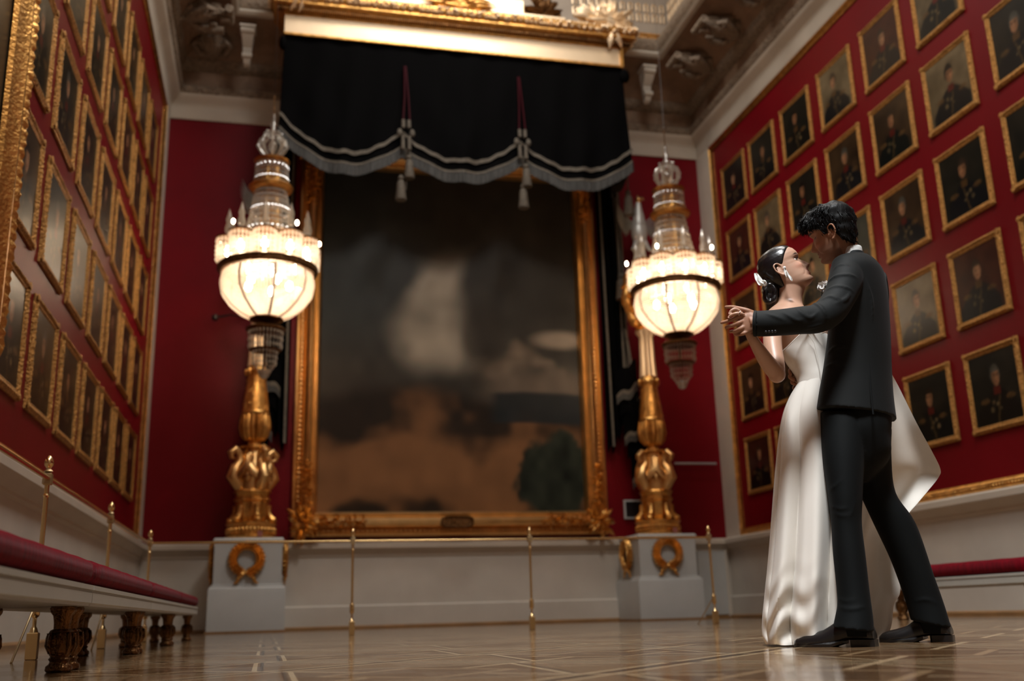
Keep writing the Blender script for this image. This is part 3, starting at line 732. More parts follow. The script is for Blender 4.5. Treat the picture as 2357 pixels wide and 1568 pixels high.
# ------------------------------------------------------------------ gilded candelabra with eagles
def candelabrum(xc, side, label):
    t = thing('candelabrum', label, 'candelabrum', (xc, 15.78, 1.325))
    g = lambda z: z-1.325
    mb = MB(); mb.lathe([(.37, 0), (.38, .04), (.345, .05), (.35, .19), (.37, .21), (.37, .235), (.30, .25), (.0, .25)], seg=40)
    for k in range(40): a = 2*PI*k/40; mb.ball((.352*math.cos(a), .352*math.sin(a), .12), (.02, .02, .05), 6, 5)
    for k in range(6):   # paws
        a = 2*PI*k/6-PI/2+.3; d = Vector((math.cos(a), math.sin(a), 0))
        mb.tube([Vector((0, 0, .50))+d*.24, Vector((0, 0, .38))+d*.25, Vector((0, 0, .30))+d*.29, Vector((0, 0, .27))+d*.34], [.045, .04, .05, .055], 8); mb.ball(d*.31+Vector((0, 0, .275)), (.065, .065, .045), 8, 6)
    mb.build('base', 'gold', t)
    mb = MB(); mb.lathe([(.20, .25), (.22, .30), (.235, .34), (.235, .55), (.26, .57), (.26, .60), (.23, .62), (.25, .68), (.27, .70), (.25, .73)], seg=36, lobes=12, lamp=.04); mb.build('drum', 'gold', t)
    # three winged busts with curling heads
    mb = MB(); mb.lathe([(.22, .70), (.24, .80), (.25, .95), (.20, 1.15), (.16, 1.35)], seg=24)
    for k in range(4):
        a = 2*PI*k/4-PI/2+.5; d = Vector((math.cos(a), math.sin(a), 0)); e = Vector((-d.y, d.x, 0)); z = Vector((0, 0, 1))
        mb.tube([d*.10+z*.70, d*.22+z*.80, d*.33+z*.93, d*.29+z*1.05, d*.21+z*1.15, d*.22+z*1.27, d*.31+z*1.33, d*.38+z*1.27, d*.36+z*1.20, d*.31+z*1.19], [.07, .10, .105, .085, .065, .06, .06, .05, .035, .02], 10)
        mb.ball(d*.36+z*1.28, (.055, .055, .05), 8, 6)
        for s in (-1, 1):
            mb.tube([d*.30+z*.90+e*s*.05, d*.27+z*.98+e*s*.14, d*.20+z*1.10+e*s*.20, d*.16+z*1.24+e*s*.19], [.05, .07, .055, .02], 7, flat=.5)
        mb.ball((Vector((math.cos(a+PI/4), math.sin(a+PI/4), 0)))*.25+z*.92, (.05, .05, .08), 8, 6)
        mb.ball((Vector((math.cos(a+PI/4), math.sin(a+PI/4), 0)))*.20+z*1.20, (.065, .065, .09), 8, 6)
    mb.build('winged_busts', 'gold_smooth', t)
    mb = MB(); mb.lathe([(.16, 1.33), (.24, 1.35), (.24, 1.38), (.12, 1.40), (.095, 1.44), (.10, 1.46), (.15, 1.49)], seg=30)
    mb.lathe([(.14, 1.48), (.20, 1.56), (.225, 1.68), (.215, 1.80), (.20, 1.88)], seg=72, lobes=18, lamp=.06)
    mb.lathe([(.205, 1.87), (.215, 1.90), (.20, 1.93)], seg=32); mb.build('fluted_bulb', 'gold', t)
    mb = MB(); mb.lathe([(.20, 1.92), (.185, 2.1), (.155, 2.30), (.135, 2.48), (.15, 2.52), (.165, 2.56), (.14, 2.60), (.13, 2.66)], seg=32)
    rr = random.Random(9)
    for k in range(60):
        a = rr.uniform(0, 6.28); z = rr.uniform(1.95, 2.45); r0 = .19-.10*(z-1.95)/.5*.55
        mb.ball((r0*math.cos(a), r0*math.sin(a), z), rr.uniform(.012, .022), 6, 5)
    for k in range(8): a = 2*PI*k/8; mb.ball((.16*math.cos(a), .16*math.sin(a), 2.55), (.035, .035, .06), 7, 6)
    mb.build('shaft', 'gold', t)
    mb = MB(); mb.lathe([(.135, 2.64), (.12, 2.9), (.11, 3.35), (.15, 3.40), (.17, 3.45), (.10, 3.5)], seg=60, lobes=12, lamp=.09); mb.build('fluted_column', 'gold_pale', t)
    # horn of plenty ring carrying the eagle
    mb = MB(); pts = []; cw = Vector((-.02, -.02, 4.06))
    for k in range(33):
        a = -PI/2+2*PI*k/32; pts.append(cw+Vector((.30*math.cos(a), 0, .56*math.sin(a))))
    mb.tube(pts, [.075+.02*math.sin(k*1.6) for k in range(33)], 10)
    for k in range(90):
        a = rr.uniform(0, 6.28); p = cw+Vector((.30*math.cos(a), 0, .56*math.sin(a))); leaf(mb, p+Vector((rr.uniform(-.05, .05), -.05, rr.uniform(-.05, .05))), a+rr.choice([PI/2, -PI/2])+rr.uniform(-.5, .5), .13, .06, .03)
    mb.tube([(-.02, 0, 3.45), (.12, 0, 3.55), (.2, 0, 3.75)], [.10, .09, .05], 9); mb.build('wreath_ring', 'gold', t)
    mb = MB(); mb.lathe([(.02, 4.25), (.05, 4.32), (.03, 4.40), (.09, 4.50), (.10, 4.56), (.03, 4.62), (.07, 4.68)], c=(0, 0, 0), seg=14); mb.tube([(-.02, 0, 4.55), (0, 0, 4.9)], .04, 8); mb.build('crystal_stem', 'silver_glass', t)
    # eagle
    ez = 4.95
    mb = MB(); mb.ball((0, 0, ez+.32), (.15, .13, .26), 14, 10); mb.tube([(0, 0, ez+.45), (0, -.01, ez+.62), (0, -.03, ez+.78), (0, -.04, ez+.86)], [.13, .10, .06, .05], 12)
    mb.tube([(0, 0, ez+.15), (.01, .05, ez-.03), (.02, .08, ez-.12)], [.11, .09, .12], 10, flat=.5)
    for s in (-1, 1): mb.tube([(s*.06, -.02, ez+.15), (s*.12, -.05, ez+.02), (s*.17, -.06, ez-.04)], [.06, .04, .03], 8)
    ea = mb.build('eagle_body', 'silver_glass', t)
    mb = MB(); mb.ball((0, -.06, ez+.90), (.055, .07, .06), 10, 8); mb.tube([(0, -.10, ez+.91), (.04, -.17, ez+.89), (.05, -.18, ez+.85)], [.03, .02, .005], 7); mb.tube([(0, -.03, ez+.95), (0, -.03, ez+1.0)], [.03, .01], 7); mb.build('eagle_head', 'gold_smooth', t)
    for s in (-1, 1):
        mb = MB()
        for k in range(11):
            q = k/10; r0 = Vector((s*(.10+.10*q), .02, ez+.48-.20*q)); tip = Vector((s*(.34+.08*math.sin(q*PI)-.14*q+.02), .05, ez+.84-.60*q))
            md = r0.lerp(tip, .5)+Vector((s*.05, 0, .0)); mb.tube([r0, md, tip], [.035, .045, .012], 6, flat=.25, up=(0, 1, 0))
        mb.build('wing', 'silver_glass', t)
    mb = MB().box(.10, .17, -.40, -.392, .015, .10); mb.build('tag_plate', 'red_tag', t)
MT['red_tag'] = mat('red_tag', (.35, .12, .10), .4, var=.5, vscale=30)
candelabrum(-.26, 'left', 'gilded candelabrum with silver eagle on the left pedestal, half hidden by its chandelier')
candelabrum(6.17, 'right', 'gilded candelabrum with silver eagle on the right pedestal, left of its chandelier')

# ------------------------------------------------------------------ chandeliers
def strand(mb, p0, p1, w_=.012, n=9, sag=0):
    p0, p1 = Vector(p0), Vector(p1)
    for k in range(n):
        c = p0.lerp(p1, (k+.5)/n); c.z -= sag*math.sin(PI*(k+.5)/n); h_ = (p1-p0).length/n*.55; d = (p1-p0).normalized()
        x = d.orthogonal().normalized()*w_; y = d.cross(x)
        mb.add([c-d*h_, c+x, c+y, c-x, c-y, c+d*h_], [(0, 2, 1), (0, 3, 2), (0, 4, 3), (0, 1, 4), (5, 1, 2), (5, 2, 3), (5, 3, 4), (5, 4, 1)])
def chandelier(loc, label):
    t = thing('chandelier', label, 'chandelier', loc, None)
    # local z: 0 = the main ring
    mb = MB(); mb.lathe([(.60, -.05), (.645, -.05), (.675, -.02), (.66, .01), (.685, .04), (.645, .065), (.60, .065), (.60, -.05)], seg=64, cap=False)
    for k in range(72): a = 2*PI*k/72; mb.ball((.672*math.cos(a), .672*math.sin(a), .0), .018, 6, 4)
    ring = mb.build('main_ring', 'dark_bronze', t)
    mb = MB(); rr = random.Random(4)
    prof = [(.605, -.06), (.63, -.22), (.60, -.42), (.49, -.60), (.35, -.74), (.21, -.83)]
    for k in range(96):
        a = 2*PI*k/96; P = [Vector((r*math.cos(a), r*math.sin(a), z)) for r, z in prof]
        for i in range(5): strand(mb, P[i], P[i+1], .0235, 5)
    mb.build('bowl_strands', 'crystal_lit', t)
    mb = MB()
    for k in range(8):
        a = 2*PI*(k+.2)/8; mb.tube([(r*.99*math.cos(a), r*.99*math.sin(a), z) for r, z in prof], .016, 6)
    mb.lathe([(.22, -.82), (.23, -.85), (.16, -.88), (.03, -.90), (.03, -.95), (.24, -.96), (.27, -.98), (.26, -1.01), (.03, -1.02)], seg=32); mb.build('bowl_ribs', 'dark_bronze', t)
    mb = MB()
    for k in range(30): a = 2*PI*k/30; strand(mb, (.235*math.cos(a), .235*math.sin(a), -.99), (.22*math.cos(a), .22*math.sin(a), -1.27), .017, 3)
    for k in range(22): a = 2*PI*k/22; strand(mb, (.17*math.cos(a), .17*math.sin(a), -1.28), (.15*math.cos(a), .15*math.sin(a), -1.50), .017, 3)
    for k in range(14): a = 2*PI*k/14; strand(mb, (.13*math.cos(a), .13*math.sin(a), -1.50), (.03*math.cos(a), .03*math.sin(a), -1.66), .016, 3)
    mb.ball((0, 0, -1.60), (.075, .075, .08), 12, 8); mb.build('pendant', 'crystal', t)
    mb = MB(); mb.lathe([(.0, -1.26), (.19, -1.265), (.22, -1.275), (.19, -1.29), (0, -1.29)], seg=28); mb.tube([(0, 0, -1.5), (0, 0, 1.9)], .016, 8).tube([(0, 0, 2.2), (0, 0, 2.6)], .009, 6); mb.build('stem', 'dark_bronze', t)
    # candle drums round the ring
    for k in range(10):
        a = 2*PI*(k+.35)/10; cx, cy_ = .56*math.cos(a), .56*math.sin(a); dr = MB()
        for j in range(18):
            b = 2*PI*j/18; strand(dr, (cx+.155*math.cos(b), cy_+.155*math.sin(b), .38), (cx+.15*math.cos(b), cy_+.15*math.sin(b), .06), .026, 5)
        d = dr.build('candle_drum', 'crystal_lit', t)
        c2 = MB(); c2.lathe([(0, .38), (.165, .38), (.175, .395), (.12, .41), (.03, .43), (.02, .46), (0, .46)], c=(cx, cy_, 0), seg=20); c2.build('drum_cap', 'dark_bronze', d)
        c2 = MB(); c2.lathe([(.01, .44), (.05, .47), (.055, .52), (.035, .58), (.045, .62), (.02, .70), (.0, .76)], c=(cx, cy_, 0), seg=8); c2.build('finial', 'crystal', d)
        c2 = MB(); c2.ball((cx, cy_, .21), (.045, .045, .09), 10, 8); c2.build('bulb', 'bulb', d)
        if k % 2 == 0: c2 = MB(); c2.ball((cx*1.28, cy_*1.28, .47), (.022, .022, .03), 8, 6); c2.build('small_bulb', 'bulb', d)
    for k in range(5): a = 2*PI*(k+.1)/5; mb = MB(); mb.ball((.30*math.cos(a), .30*math.sin(a), -.22), (.05, .05, .09), 10, 8); mb.build('bulb', 'bulb', t)
    # tower
    mb = MB()
    for k in range(44): a = 2*PI*k/44; strand(mb, (.40*math.cos(a), .40*math.sin(a), .30), (.27*math.cos(a), .27*math.sin(a), .78), .016, 8, .03); strand(mb, (.27*math.cos(a), .27*math.sin(a), .78), (.22*math.cos(a), .22*math.sin(a), 1.05), .016, 4)
    for k in range(34): a = 2*PI*k/34; strand(mb, (.235*math.cos(a), .235*math.sin(a), 1.17), (.22*math.cos(a), .22*math.sin(a), 1.42), .017, 4)
    for k in range(26): a = 2*PI*k/26; strand(mb, (.17*math.cos(a), .17*math.sin(a), .4), (.16*math.cos(a), .16*math.sin(a), 1.0), .015, 8)
    mb.build('tower_strands', 'crystal', t)
    for r, z, n in ((.272, .79, 34), (.236, 1.19, 30), (.345, .52, 30), (.225, 1.36, 22)):
        mb = MB(); mb.tube([(r*math.cos(2*PI*k/24), r*math.sin(2*PI*k/24), z) for k in range(25)], .008, 5)
        for k in range(n): a = 2*PI*k/n; mb.ball((r*math.cos(a), r*math.sin(a), z), .022, 7, 5)
        mb.build('bead_band', 'silver', t)
    mb = MB(); mb.lathe([(.20, 1.05), (.29, 1.06), (.315, 1.09), (.28, 1.12), (.25, 1.14), (.20, 1.15)], seg=40, cap=False); mb.lathe([(.16, 1.42), (.24, 1.43), (.255, 1.46), (.19, 1.49), (.10, 1.52), (.02, 1.53)], seg=36); mb.lathe([(.15, .30), (.13, .9), (.12, 1.4)], seg=18, lobes=9, lamp=.1); mb.build('gilt_rings', 'gold', t)
    mb = MB()
    for k in range(8):
        a = 2*PI*k/8; D = Vector((math.cos(a), math.sin(a), 0)); Z = Vector((0, 0, 1))
        mb.tube([D*.06+Z*1.52, D*.15+Z*1.62, D*.205+Z*1.74, D*.17+Z*1.86, D*.08+Z*1.93, D*.10+Z*2.0, D*.13+Z*1.98], [.022, .025, .028, .025, .022, .018, .012], 7)
        for q in (1.66, 1.78): mb.ball(D*.16+Z*q, (.022, .022, .04), 6, 5)
    mb.lathe([(.04, 1.95), (.05, 2.02), (.03, 2.08), (.045, 2.14), (.02, 2.2), (.025, 2.26), (.0, 2.33)], seg=12); mb.ball((0, 0, 1.74), (.07, .07, .11), 12, 8); mb.build('crown', 'crystal', t)
    mb = MB()
    for k in range(60):
        z = 2.36+k*.085; 
        if loc[2]+z > 12.36: break
        mb.tube([(0, 0, z), (0, 0, z+.086)], .003, 5)
    mb.build('chain', 'black', t)
    point('chandelier_light', (loc[0], loc[1], loc[2]-.26), 50, (1, .80, .60), .22)
    return t
def zmap(root):
    X_, Y_ = [-1.9, -.83, -.06, .3, 1.09, 1.46, 1.53, 2.0, 2.33, 8.], [-1.76, -.69, -.06, .3, 1.25, 1.66, 1.72, 2.12, 2.44, 8.11]
    for c in root.children:
        for o in [c]+list(c.children):
            for v in o.data.vertices: v.co.z = float(np.interp(v.co.z, X_, Y_))
ch = chandelier((XC-3.03, 13.8, 4.86), 'lit crystal chandelier hanging before the left candelabrum')
zmap(ch)
c2 = dup(ch, (XC+3.03, 13.8, 4.86), 'lit crystal chandelier hanging before the right candelabrum'); point('chandelier_light', (XC+3.03, 13.8, 4.60), 50, (1, .80, .60), .22)
for o in (ch, c2): o['group'] = 'crystal chandeliers'
# the row of chandeliers goes on towards the camera, out of the picture; their light only
for y in (5.2, -2.5):
    for s in (-1, 1): point('chandelier_light', (XC+s*3.03, y, 5.6), 16, (1, .72, .45), .5)

# ------------------------------------------------------------------ barrier posts and rails
def post(x, y, label, brace):
    t = thing('barrier_post', label, 'post', (x, y, 0), 'brass barrier posts')
    MB().box(-.026, .026, -.026, .026, 0, .13, .004).lathe([(.022, .13), (.016, .15), (.010, .16), (.010, .20), (.020, .21), (.022, .22), (.022, .29), (.012, .30)], seg=14).build('foot', 'brass', t)
    MB().tube([(0, 0, .29), (0, 0, .90)], .0125, 12).lathe([(.012, .80), (.017, .81), (.012, .82)], seg=12).build('pole', 'brass', t)
    MB().box(-.022, .022, -.022, .022, .865, .925, .005).lathe([(.012, .925), (.024, .935), (.010, .95)], seg=12).build('hub', 'brass_dull', t)
    MB().lathe([(.010, .95), (.021, .965), (.024, .98), (.018, 1.0), (.008, 1.015), (.0, 1.02)], seg=14).build('finial', 'brass', t)
    if brace: MB().tube([(0, 0, .28), brace], .006, 8).build('brace', 'brass_dull', t)
    return t
bx = [-1.09, .81, 2.61, 4.60]; names = ['corner of the barrier by the left bench', 'brass barrier post under the left part of the great painting', 'brass barrier post under the right part of the great painting', 'leaning brass barrier post before the right pedestal']
for i, x in enumerate(bx):
    p = post(x, 10.28, ['brass corner post of the barrier beside the far end of the left benches', names[1], names[2], names[3]][i], (-.16, .1, .0) if i == 3 else None)
    if i == 3: p.rotation_euler = (0, math.radians(-.6), 0)
for i, y in enumerate((7.87, 5.67, 3.5)):
    post(-1.115-.01*i, y, ['second brass post behind the left benches from the far corner', 'tall brass post behind the nearer left bench, third from the far corner', 'brass post of the left barrier nearest the viewer'][i], (0, -.42, 0))
def rail(a, b, label):
    o = MB().tube([a, b], .0115, 10, flat=1.3).build('barrier_rail', 'brass'); tag(o, label, 'rail', 'brass barrier rails'); return o
for i in range(3): rail((bx[i]+.02, 10.28, .895), (bx[i+1]-.02, 10.28, .895), ['left length of the brass rail along the back barrier', 'middle length of the brass rail along the back barrier', 'right length of the brass rail along the back barrier'][i])
yy = [10.28, 7.87, 5.67, 3.5]
for i in range(3): rail((-1.10-.01*i, yy[i]-.03, .895), (-1.11-.01*i, yy[i+1]+.03, .895), ['farthest length of the brass rail behind the left benches', 'middle length of the brass rail behind the left benches', 'nearest length of the brass rail behind the left benches'][i])

# ------------------------------------------------------------------ benches
def bench_leg(mb0, c, H):
    k = H/.225; mb = MB(); C0 = Vector(c); c = (0, 0, 0)
    mb.lathe([(.050*k, 0), (.058*k, .008*k), (.056*k, .020*k), (.044*k, .028*k), (.040*k, .036*k), (.047*k, .044*k), (.040*k, .052*k), (.043*k, .058*k)], c=c, seg=22)
    mb.lathe([(.042*k, .056*k), (.052*k, .085*k), (.053*k, .105*k), (.043*k, .128*k), (.050*k, .134*k), (.046*k, .140*k), (.034*k, .145*k)], c=c, seg=48, lobes=8, lamp=.06)
    mb.lathe([(.034*k, .142*k), (.035*k, .165*k), (.040*k, .190*k), (.054*k, .205*k), (.056*k, .215*k), (.050*k, .225*k)], c=c, seg=48, lobes=12, lamp=.04)
    for j in range(8):
        a = 2*PI*j/8; d = Vector((math.cos(a), math.sin(a), 0)); C_ = Vector(c)
        mb.tube([C_+d*.046*k+Vector((0, 0, .062*k)), C_+d*.057*k+Vector((0, 0, .09*k)), C_+d*.055*k+Vector((0, 0, .115*k)), C_+d*.054*k+Vector((0, 0, .132*k)), C_+d*.060*k+Vector((0, 0, .128*k))], [.004*k, .011*k, .010*k, .007*k, .005*k], 6)
    mb0.add([(v[0]*.78+C0.x, v[1]*.78+C0.y, v[2]+C0.z) for v in mb.v], mb.f)
def bench(x0, x1, y0, y1, sc, label, first=None):
    k = sc
    t = thing('bench', label, 'bench', ((x0+x1)/2, (y0+y1)/2, 0), 'red cushioned benches')
    a, b = (x1-x0)/2, (y1-y0)/2-.004
    for sx in (-1, 1):
        for sy in (-1, 1):
            mb = MB(); bench_leg(mb, (sx*(a-.085*k), sy*(b-.075*k), 0), .228*k); mb.build('leg', 'dark_bronze', t)
    mb = MB(); ins = [(.012, .225), (.012, .232), (.004, .236), (.004, .272), (.010, .275), (.010, .279), (0, .282), (0, .298), (.02, .300)]
    mb.rings([[(-a+i, -b, z*k), (a-i, -b, z*k), (a-i, b, z*k), (-a+i, b, z*k)] for i, z in ins]); mb.build('apron', 'bench_white', t)
    mb = MB(); n = 28; R = []
    for j in range(n+1):
        v = j/n; e = max(0, 1-min(v, 1-v)*2*b/.05); ring = []
        for q in range(24):
            th = 2*PI*q/24; cx_ = math.copysign(abs(math.cos(th))**.45, math.cos(th)); cz = math.copysign(abs(math.sin(th))**.6, math.sin(th))
            w_ = (a+.004)*(1-.10*e*e); hh = .054*k*(1-.25*e*e)*(1+.02*math.sin(v*37))
            ring.append((cx_*w_, -b+2*b*v, (.347*k if cz > 0 else .347*k)+cz*hh))
        R.append(ring)
    mb.rings(R); mb.build('cushion', 'velvet_red', t)
    return t
yb = [10.22, 8.18, 6.14, 4.10, 2.06]
labs = ['red cushioned bench at the far end of the left row', 'second red cushioned bench of the left row from the far end', 'third red cushioned bench of the left row, with a seam in its front edge', 'red cushioned bench of the left row nearest the viewer']
for i in range(4): bench(-1.07, -.62, yb[i+1], yb[i], 1, labs[i])
bench(5.90, 6.40, 7.15, 9.15, 1.24, 'dark red cushioned bench by the right wall behind the trousers of the standing man')
bench(5.90, 6.40, 5.12, 7.12, 1.24, 'dark red cushioned bench at the right edge of the picture')
# ------------------------------------------------------------------ small things on the back wall
mb = MB(); mb.tube([(6.75, 16.30, 2.585), (7.52, 16.30, 2.585)], .02, 10)
for x in (6.8, 7.47): mb.tube([(x, 16.3, 2.585), (x, YB, 2.585)], .01, 8)
tag(mb.build('wall_bar', 'steel'), 'short pale metal bar fixed to the red wall right of the right candelabrum', 'bar')
t = thing('wall_sign', 'small black panel in a white frame left of the right candelabrum base', 'sign', (5.985, YB-.005, 1.81))
rect_frame(.34, .32, [(0, 0), (0, .03), (.01, .035), (.03, .035), (.03, .02)], .1).build('frame', 'white_paint', t); MB().box(-.14, .14, -.02, -.012, -.13, .13).build('panel', 'black', t, False)
t = thing('wall_lamp', 'small dark lamp on a thin arm on the back wall left of the left chandelier', 'lamp', (-.94, 16.0, 4.80))
MB().tube([(0, 0, 0), (.22, .15, .10), (.44, .39, .14)], .014, 8).build('arm', 'black', t); MB().lathe([(.02, -.05), (.05, -.03), (.055, .03), (.02, .05)], seg=14).build('lamp_head', 'black', t)
# ------------------------------------------------------------------ the dancing couple
# local frame of the couple: ER to the right, ED away from the viewer, Z up
AZ = math.atan2(2.3, 3.7); ER = Vector((math.cos(AZ), -math.sin(AZ), 0)); ED = Vector((math.sin(AZ), math.cos(AZ), 0)); EZ = Vector((0, 0, 1))
D0 = Vector((2.3, 3.7, 0)).dot(ED)
def Q(x, y, d=0.):
    r = ray(x, y); p = r*((D0+d)/r.dot(ED)); p.z += CAM_H; return p
def pxm(p): return (Vector(p)-Vector((0, 0, CAM_H))).dot(CF)/FPX     # metres per pixel at a point
def limb(mb, rows, seg=28, pw=1.0, cap=True):
    """rows: (xl, yl, xr, yr, d, half thickness[, skew]) : elliptical rings between two outline points"""
    R = []
    for r in rows:
        xl, yl, xr, yr, d, h = r[:6]; k = r[6] if len(r) > 6 else 0; fn = r[7] if len(r) > 7 else None
        a = Q(xl, yl, d-k); b = Q(xr, yr, d+k); c = (a+b)/2; ax = (b-a)/2; ring = []
        for j in range(seg):
            t = 2*PI*j/seg; ct, st = math.cos(t), math.sin(t)
            ct = math.copysign(abs(ct)**pw, ct); st = math.copysign(abs(st)**pw, st)
            ring.append(c+ax*ct-ED*(h*st))
        R.append(ring)
    mb.rings(R, cap=cap); return mb
def path(mb, pts, seg=20, flat=None, cap=True):
    """pts: (x, y, d, radius in px)"""
    P = [Q(x, y, d) for x, y, d, r in pts]; mb.tube(P, [r[3]*pxm(p) for r, p in zip(pts, P)], seg, flat=flat); return mb
def ridges(mb, rdg):
    from mathutils.bvhtree import BVHTree
    T = BVHTree.FromPolygons([Vector(v) for v in mb.v], [f for f in mb.f]); o = Vector((0, 0, CAM_H))
    for pts, r in rdg:
        c = crm([p[:2] for p in pts], 6); P = []; rr_ = []
        for i, (x, y) in enumerate(c):
            d = ray(x, y).normalized(); h = T.ray_cast(o, d)
            if h[0] is None: continue
            rad = r*pxm(h[0])*(.25+.75*math.sin(PI*i/(len(c)-1))); P.append(h[0]+d*rad*.45); rr_.append(rad)
        if len(P) > 2: mb.tube(P, rr_, 10)
def crm(pts, n):                                         # smooth a list of tuples (Catmull-Rom)
    out = []; L_ = len(pts)
    for i in range(L_-1):
        p0, p1, p2, p3 = pts[max(i-1, 0)], pts[i], pts[i+1], pts[min(i+2, L_-1)]
        for k in range(n):
            t = k/n; out.append(tuple(.5*((2*b)+(-a+c)*t+(2*a-5*b+4*c-d)*t*t+(-a+3*b-3*c+d)*t**3) for a, b, c, d in zip(p0, p1, p2, p3)))
    out.append(tuple(pts[-1])); return out
HZ = [-.122, -.116, -.108, -.097, -.085, -.07, -.055, -.042, -.03, -.015, 0, .015, .03, .05, .07, .09, .105, .116, .121]
HF = [.040, .066, .082, .087, .082, .084, .083, .080, .080, .081, .079, .0765, .087, .088, .082, .067, .048, .024, .0]
HB = [-.03, -.04, -.045, -.050, -.058, -.066, -.074, -.080, -.087, -.093, -.098, -.103, -.106, -.106, -.099, -.084, -.062, -.034, -.0]
HW = [.018, .032, .042, .050, .056, .061, .064, .067, .069, .071, .073, .0745, .0755, .0755, .072, .062, .047, .026, .001]
def ipl(x, X, Y): return float(np.interp(x, X, Y))
def G(a, b): return math.exp(-(a/b)**2)
def head_pt(th, z, female, off=0.0, feat=1):
    xf, xb, hw = ipl(z, HZ, HF), ipl(z, HZ, HB), ipl(z, HZ, HW)
    c, s = math.cos(th), math.sin(th); xm = xb+(xf-xb)*.46
    if c > 0:
        x = xm+(xf-xm)*abs(c)**.92; y = hw*math.copysign(abs(s)**(.86 if z > -.02 else .80), s)
        y *= 1-.16*c*c*(1 if z < .0 else .6)
    else: x = xm+(xb-xm)*abs(c)**.95; y = hw*math.copysign(abs(s)**.88, s)
    if feat and c > 0:
        k = 1.02 if female else 1.15; ay = abs(y)
        nb = ipl(z, [-.058, -.05, -.043, -.035, -.025, -.01, .005, .018, .03], [0, .004, .021, .029, .024, .015, .006, .0005, 0]); sg = ipl(z, [-.05, -.04, -.02, .01], [.014, .0135, .0085, .008])
        x += k*nb*G(y, sg); x += .010*G(ay-.0145, .0058)*G(z+.0415, .0075)-.004*G(ay-.022, .005)*G(z+.042, .008)
        sz_ = z-.009*(ay/.026)**2; x += .0068*G(y, .021)*G(sz_+.060, .0042)+.0078*G(y, .019)*G(sz_+.0745, .0052)-.0075*G(y, .024)*G(sz_+.0668, .0026)
        gl = abs(ay-(.019+.016*(-z-.040)/.028)) if -.078 < z < -.036 else 1; x -= .0045*G(gl, .0045)
        x += .004*G(y, .016)*G(z+.100, .010)-.003*G(y, .02)*G(z+.084, .004)
        x -= .011*G(ay-.031, .014)*G(z-.010, .011); x += .0075*G(ay-.031, .0095)*G(z-.008, .007)
        x += (.0025 if female else .005)*G(ay-.028, .018)*G(z-.027, .006)
        x += .0075*G(ay-.040, .014)*G(z+.026, .014)-.0025*G(z-.0135, .0022)*G(ay-.031, .014)-.0018*G(z-.001, .002)*G(ay-.032, .012)
    v = Vector((x, y, z))
    if off: 
        n_ = Vector((x-.0, y*1.5, z*.9+.01)); v += n_.normalized()*off
    return v
class Head:
    def __init__(s, px, py, d, pitch, scale, yaw=0, roll=0):
        s.o = Q(px, py, d); s.sc = scale
        # canonical x -> facing direction in the picture plane, y -> towards the viewer side, z -> up
        F = ER if s_face(scale, px) > 0 else -ER
        s.F0 = F
        Mz = Matrix.Rotation(yaw, 3, 'Z'); F = Mz @ F; S = EZ.cross(F)
        R_ = Matrix.Rotation(-pitch, 3, S); F = R_ @ F; U = F.cross(S); 
        U = Matrix.Rotation(roll, 3, F) @ U; S = U.cross(F)
        s.M = Matrix((F, S, U)).transposed()
    def w(s, v): return s.o + s.M @ (Vector(v)*s.sc)
    def inv(s, p): return (s.M.transposed() @ (Vector(p)-s.o))/s.sc
def s_face(sc, px): return 1 if px < 1850 else -1
def head_mesh(mb, H, female, nz=84, nt=150):
    R = []
    for k in range(nz):
        z = -.122+.243*(.5-.5*math.cos(PI*(k+.2)/(nz-.6))) if False else -.1218+.2426*(k/(nz-1))
        R.append([H.w(head_pt(2*PI*j/nt, z, female)) for j in range(nt)])
    mb.rings(R)
def ear(mb, H, s, c=(-.012, .072, -.012)):
    c = Vector(c); c.y *= s
    def P(a, r, o): return H.w(c+Vector((-.004+.020*r*math.cos(a)-.006*math.sin(a)*r, s*o, .033*r*math.sin(a))))
    pts0 = [P(math.radians(a), r, o) for a, r, o in ((-20, .30, .003), (20, .75, .005), (55, 1.0, .011), (90, 1.0, .016), (130, 1.0, .020), (180, .95, .020), (225, .85, .014), (262, .95, .008), (285, .80, .004))]
    pr = crm([(*p_, r_) for p_, r_ in zip(pts0, [.003*H.sc, .0035, .0038, .004, .0042, .004, .004, .0058, .0045])], 4); mb.tube([q_[:3] for q_ in pr], [q_[3] for q_ in pr], 9)
    pts = [P(math.radians(a), r, o) for a, r, o in ((70, .55, .006), (130, .55, .010), (190, .55, .010), (240, .45, .006), (300, .5, .003))]
    mb.tube(pts, [.0025, .003, .0035, .003, .0025], 7)
    mb.ball(H.w(c+Vector((-.006, s*.000, -.002))), (.013, .008, .022), 10, 8, M=H.M)
    mb.ball(H.w(c+Vector((.014, s*.002, -.004))), (.004, .005, .006), 8, 6, M=H.M)
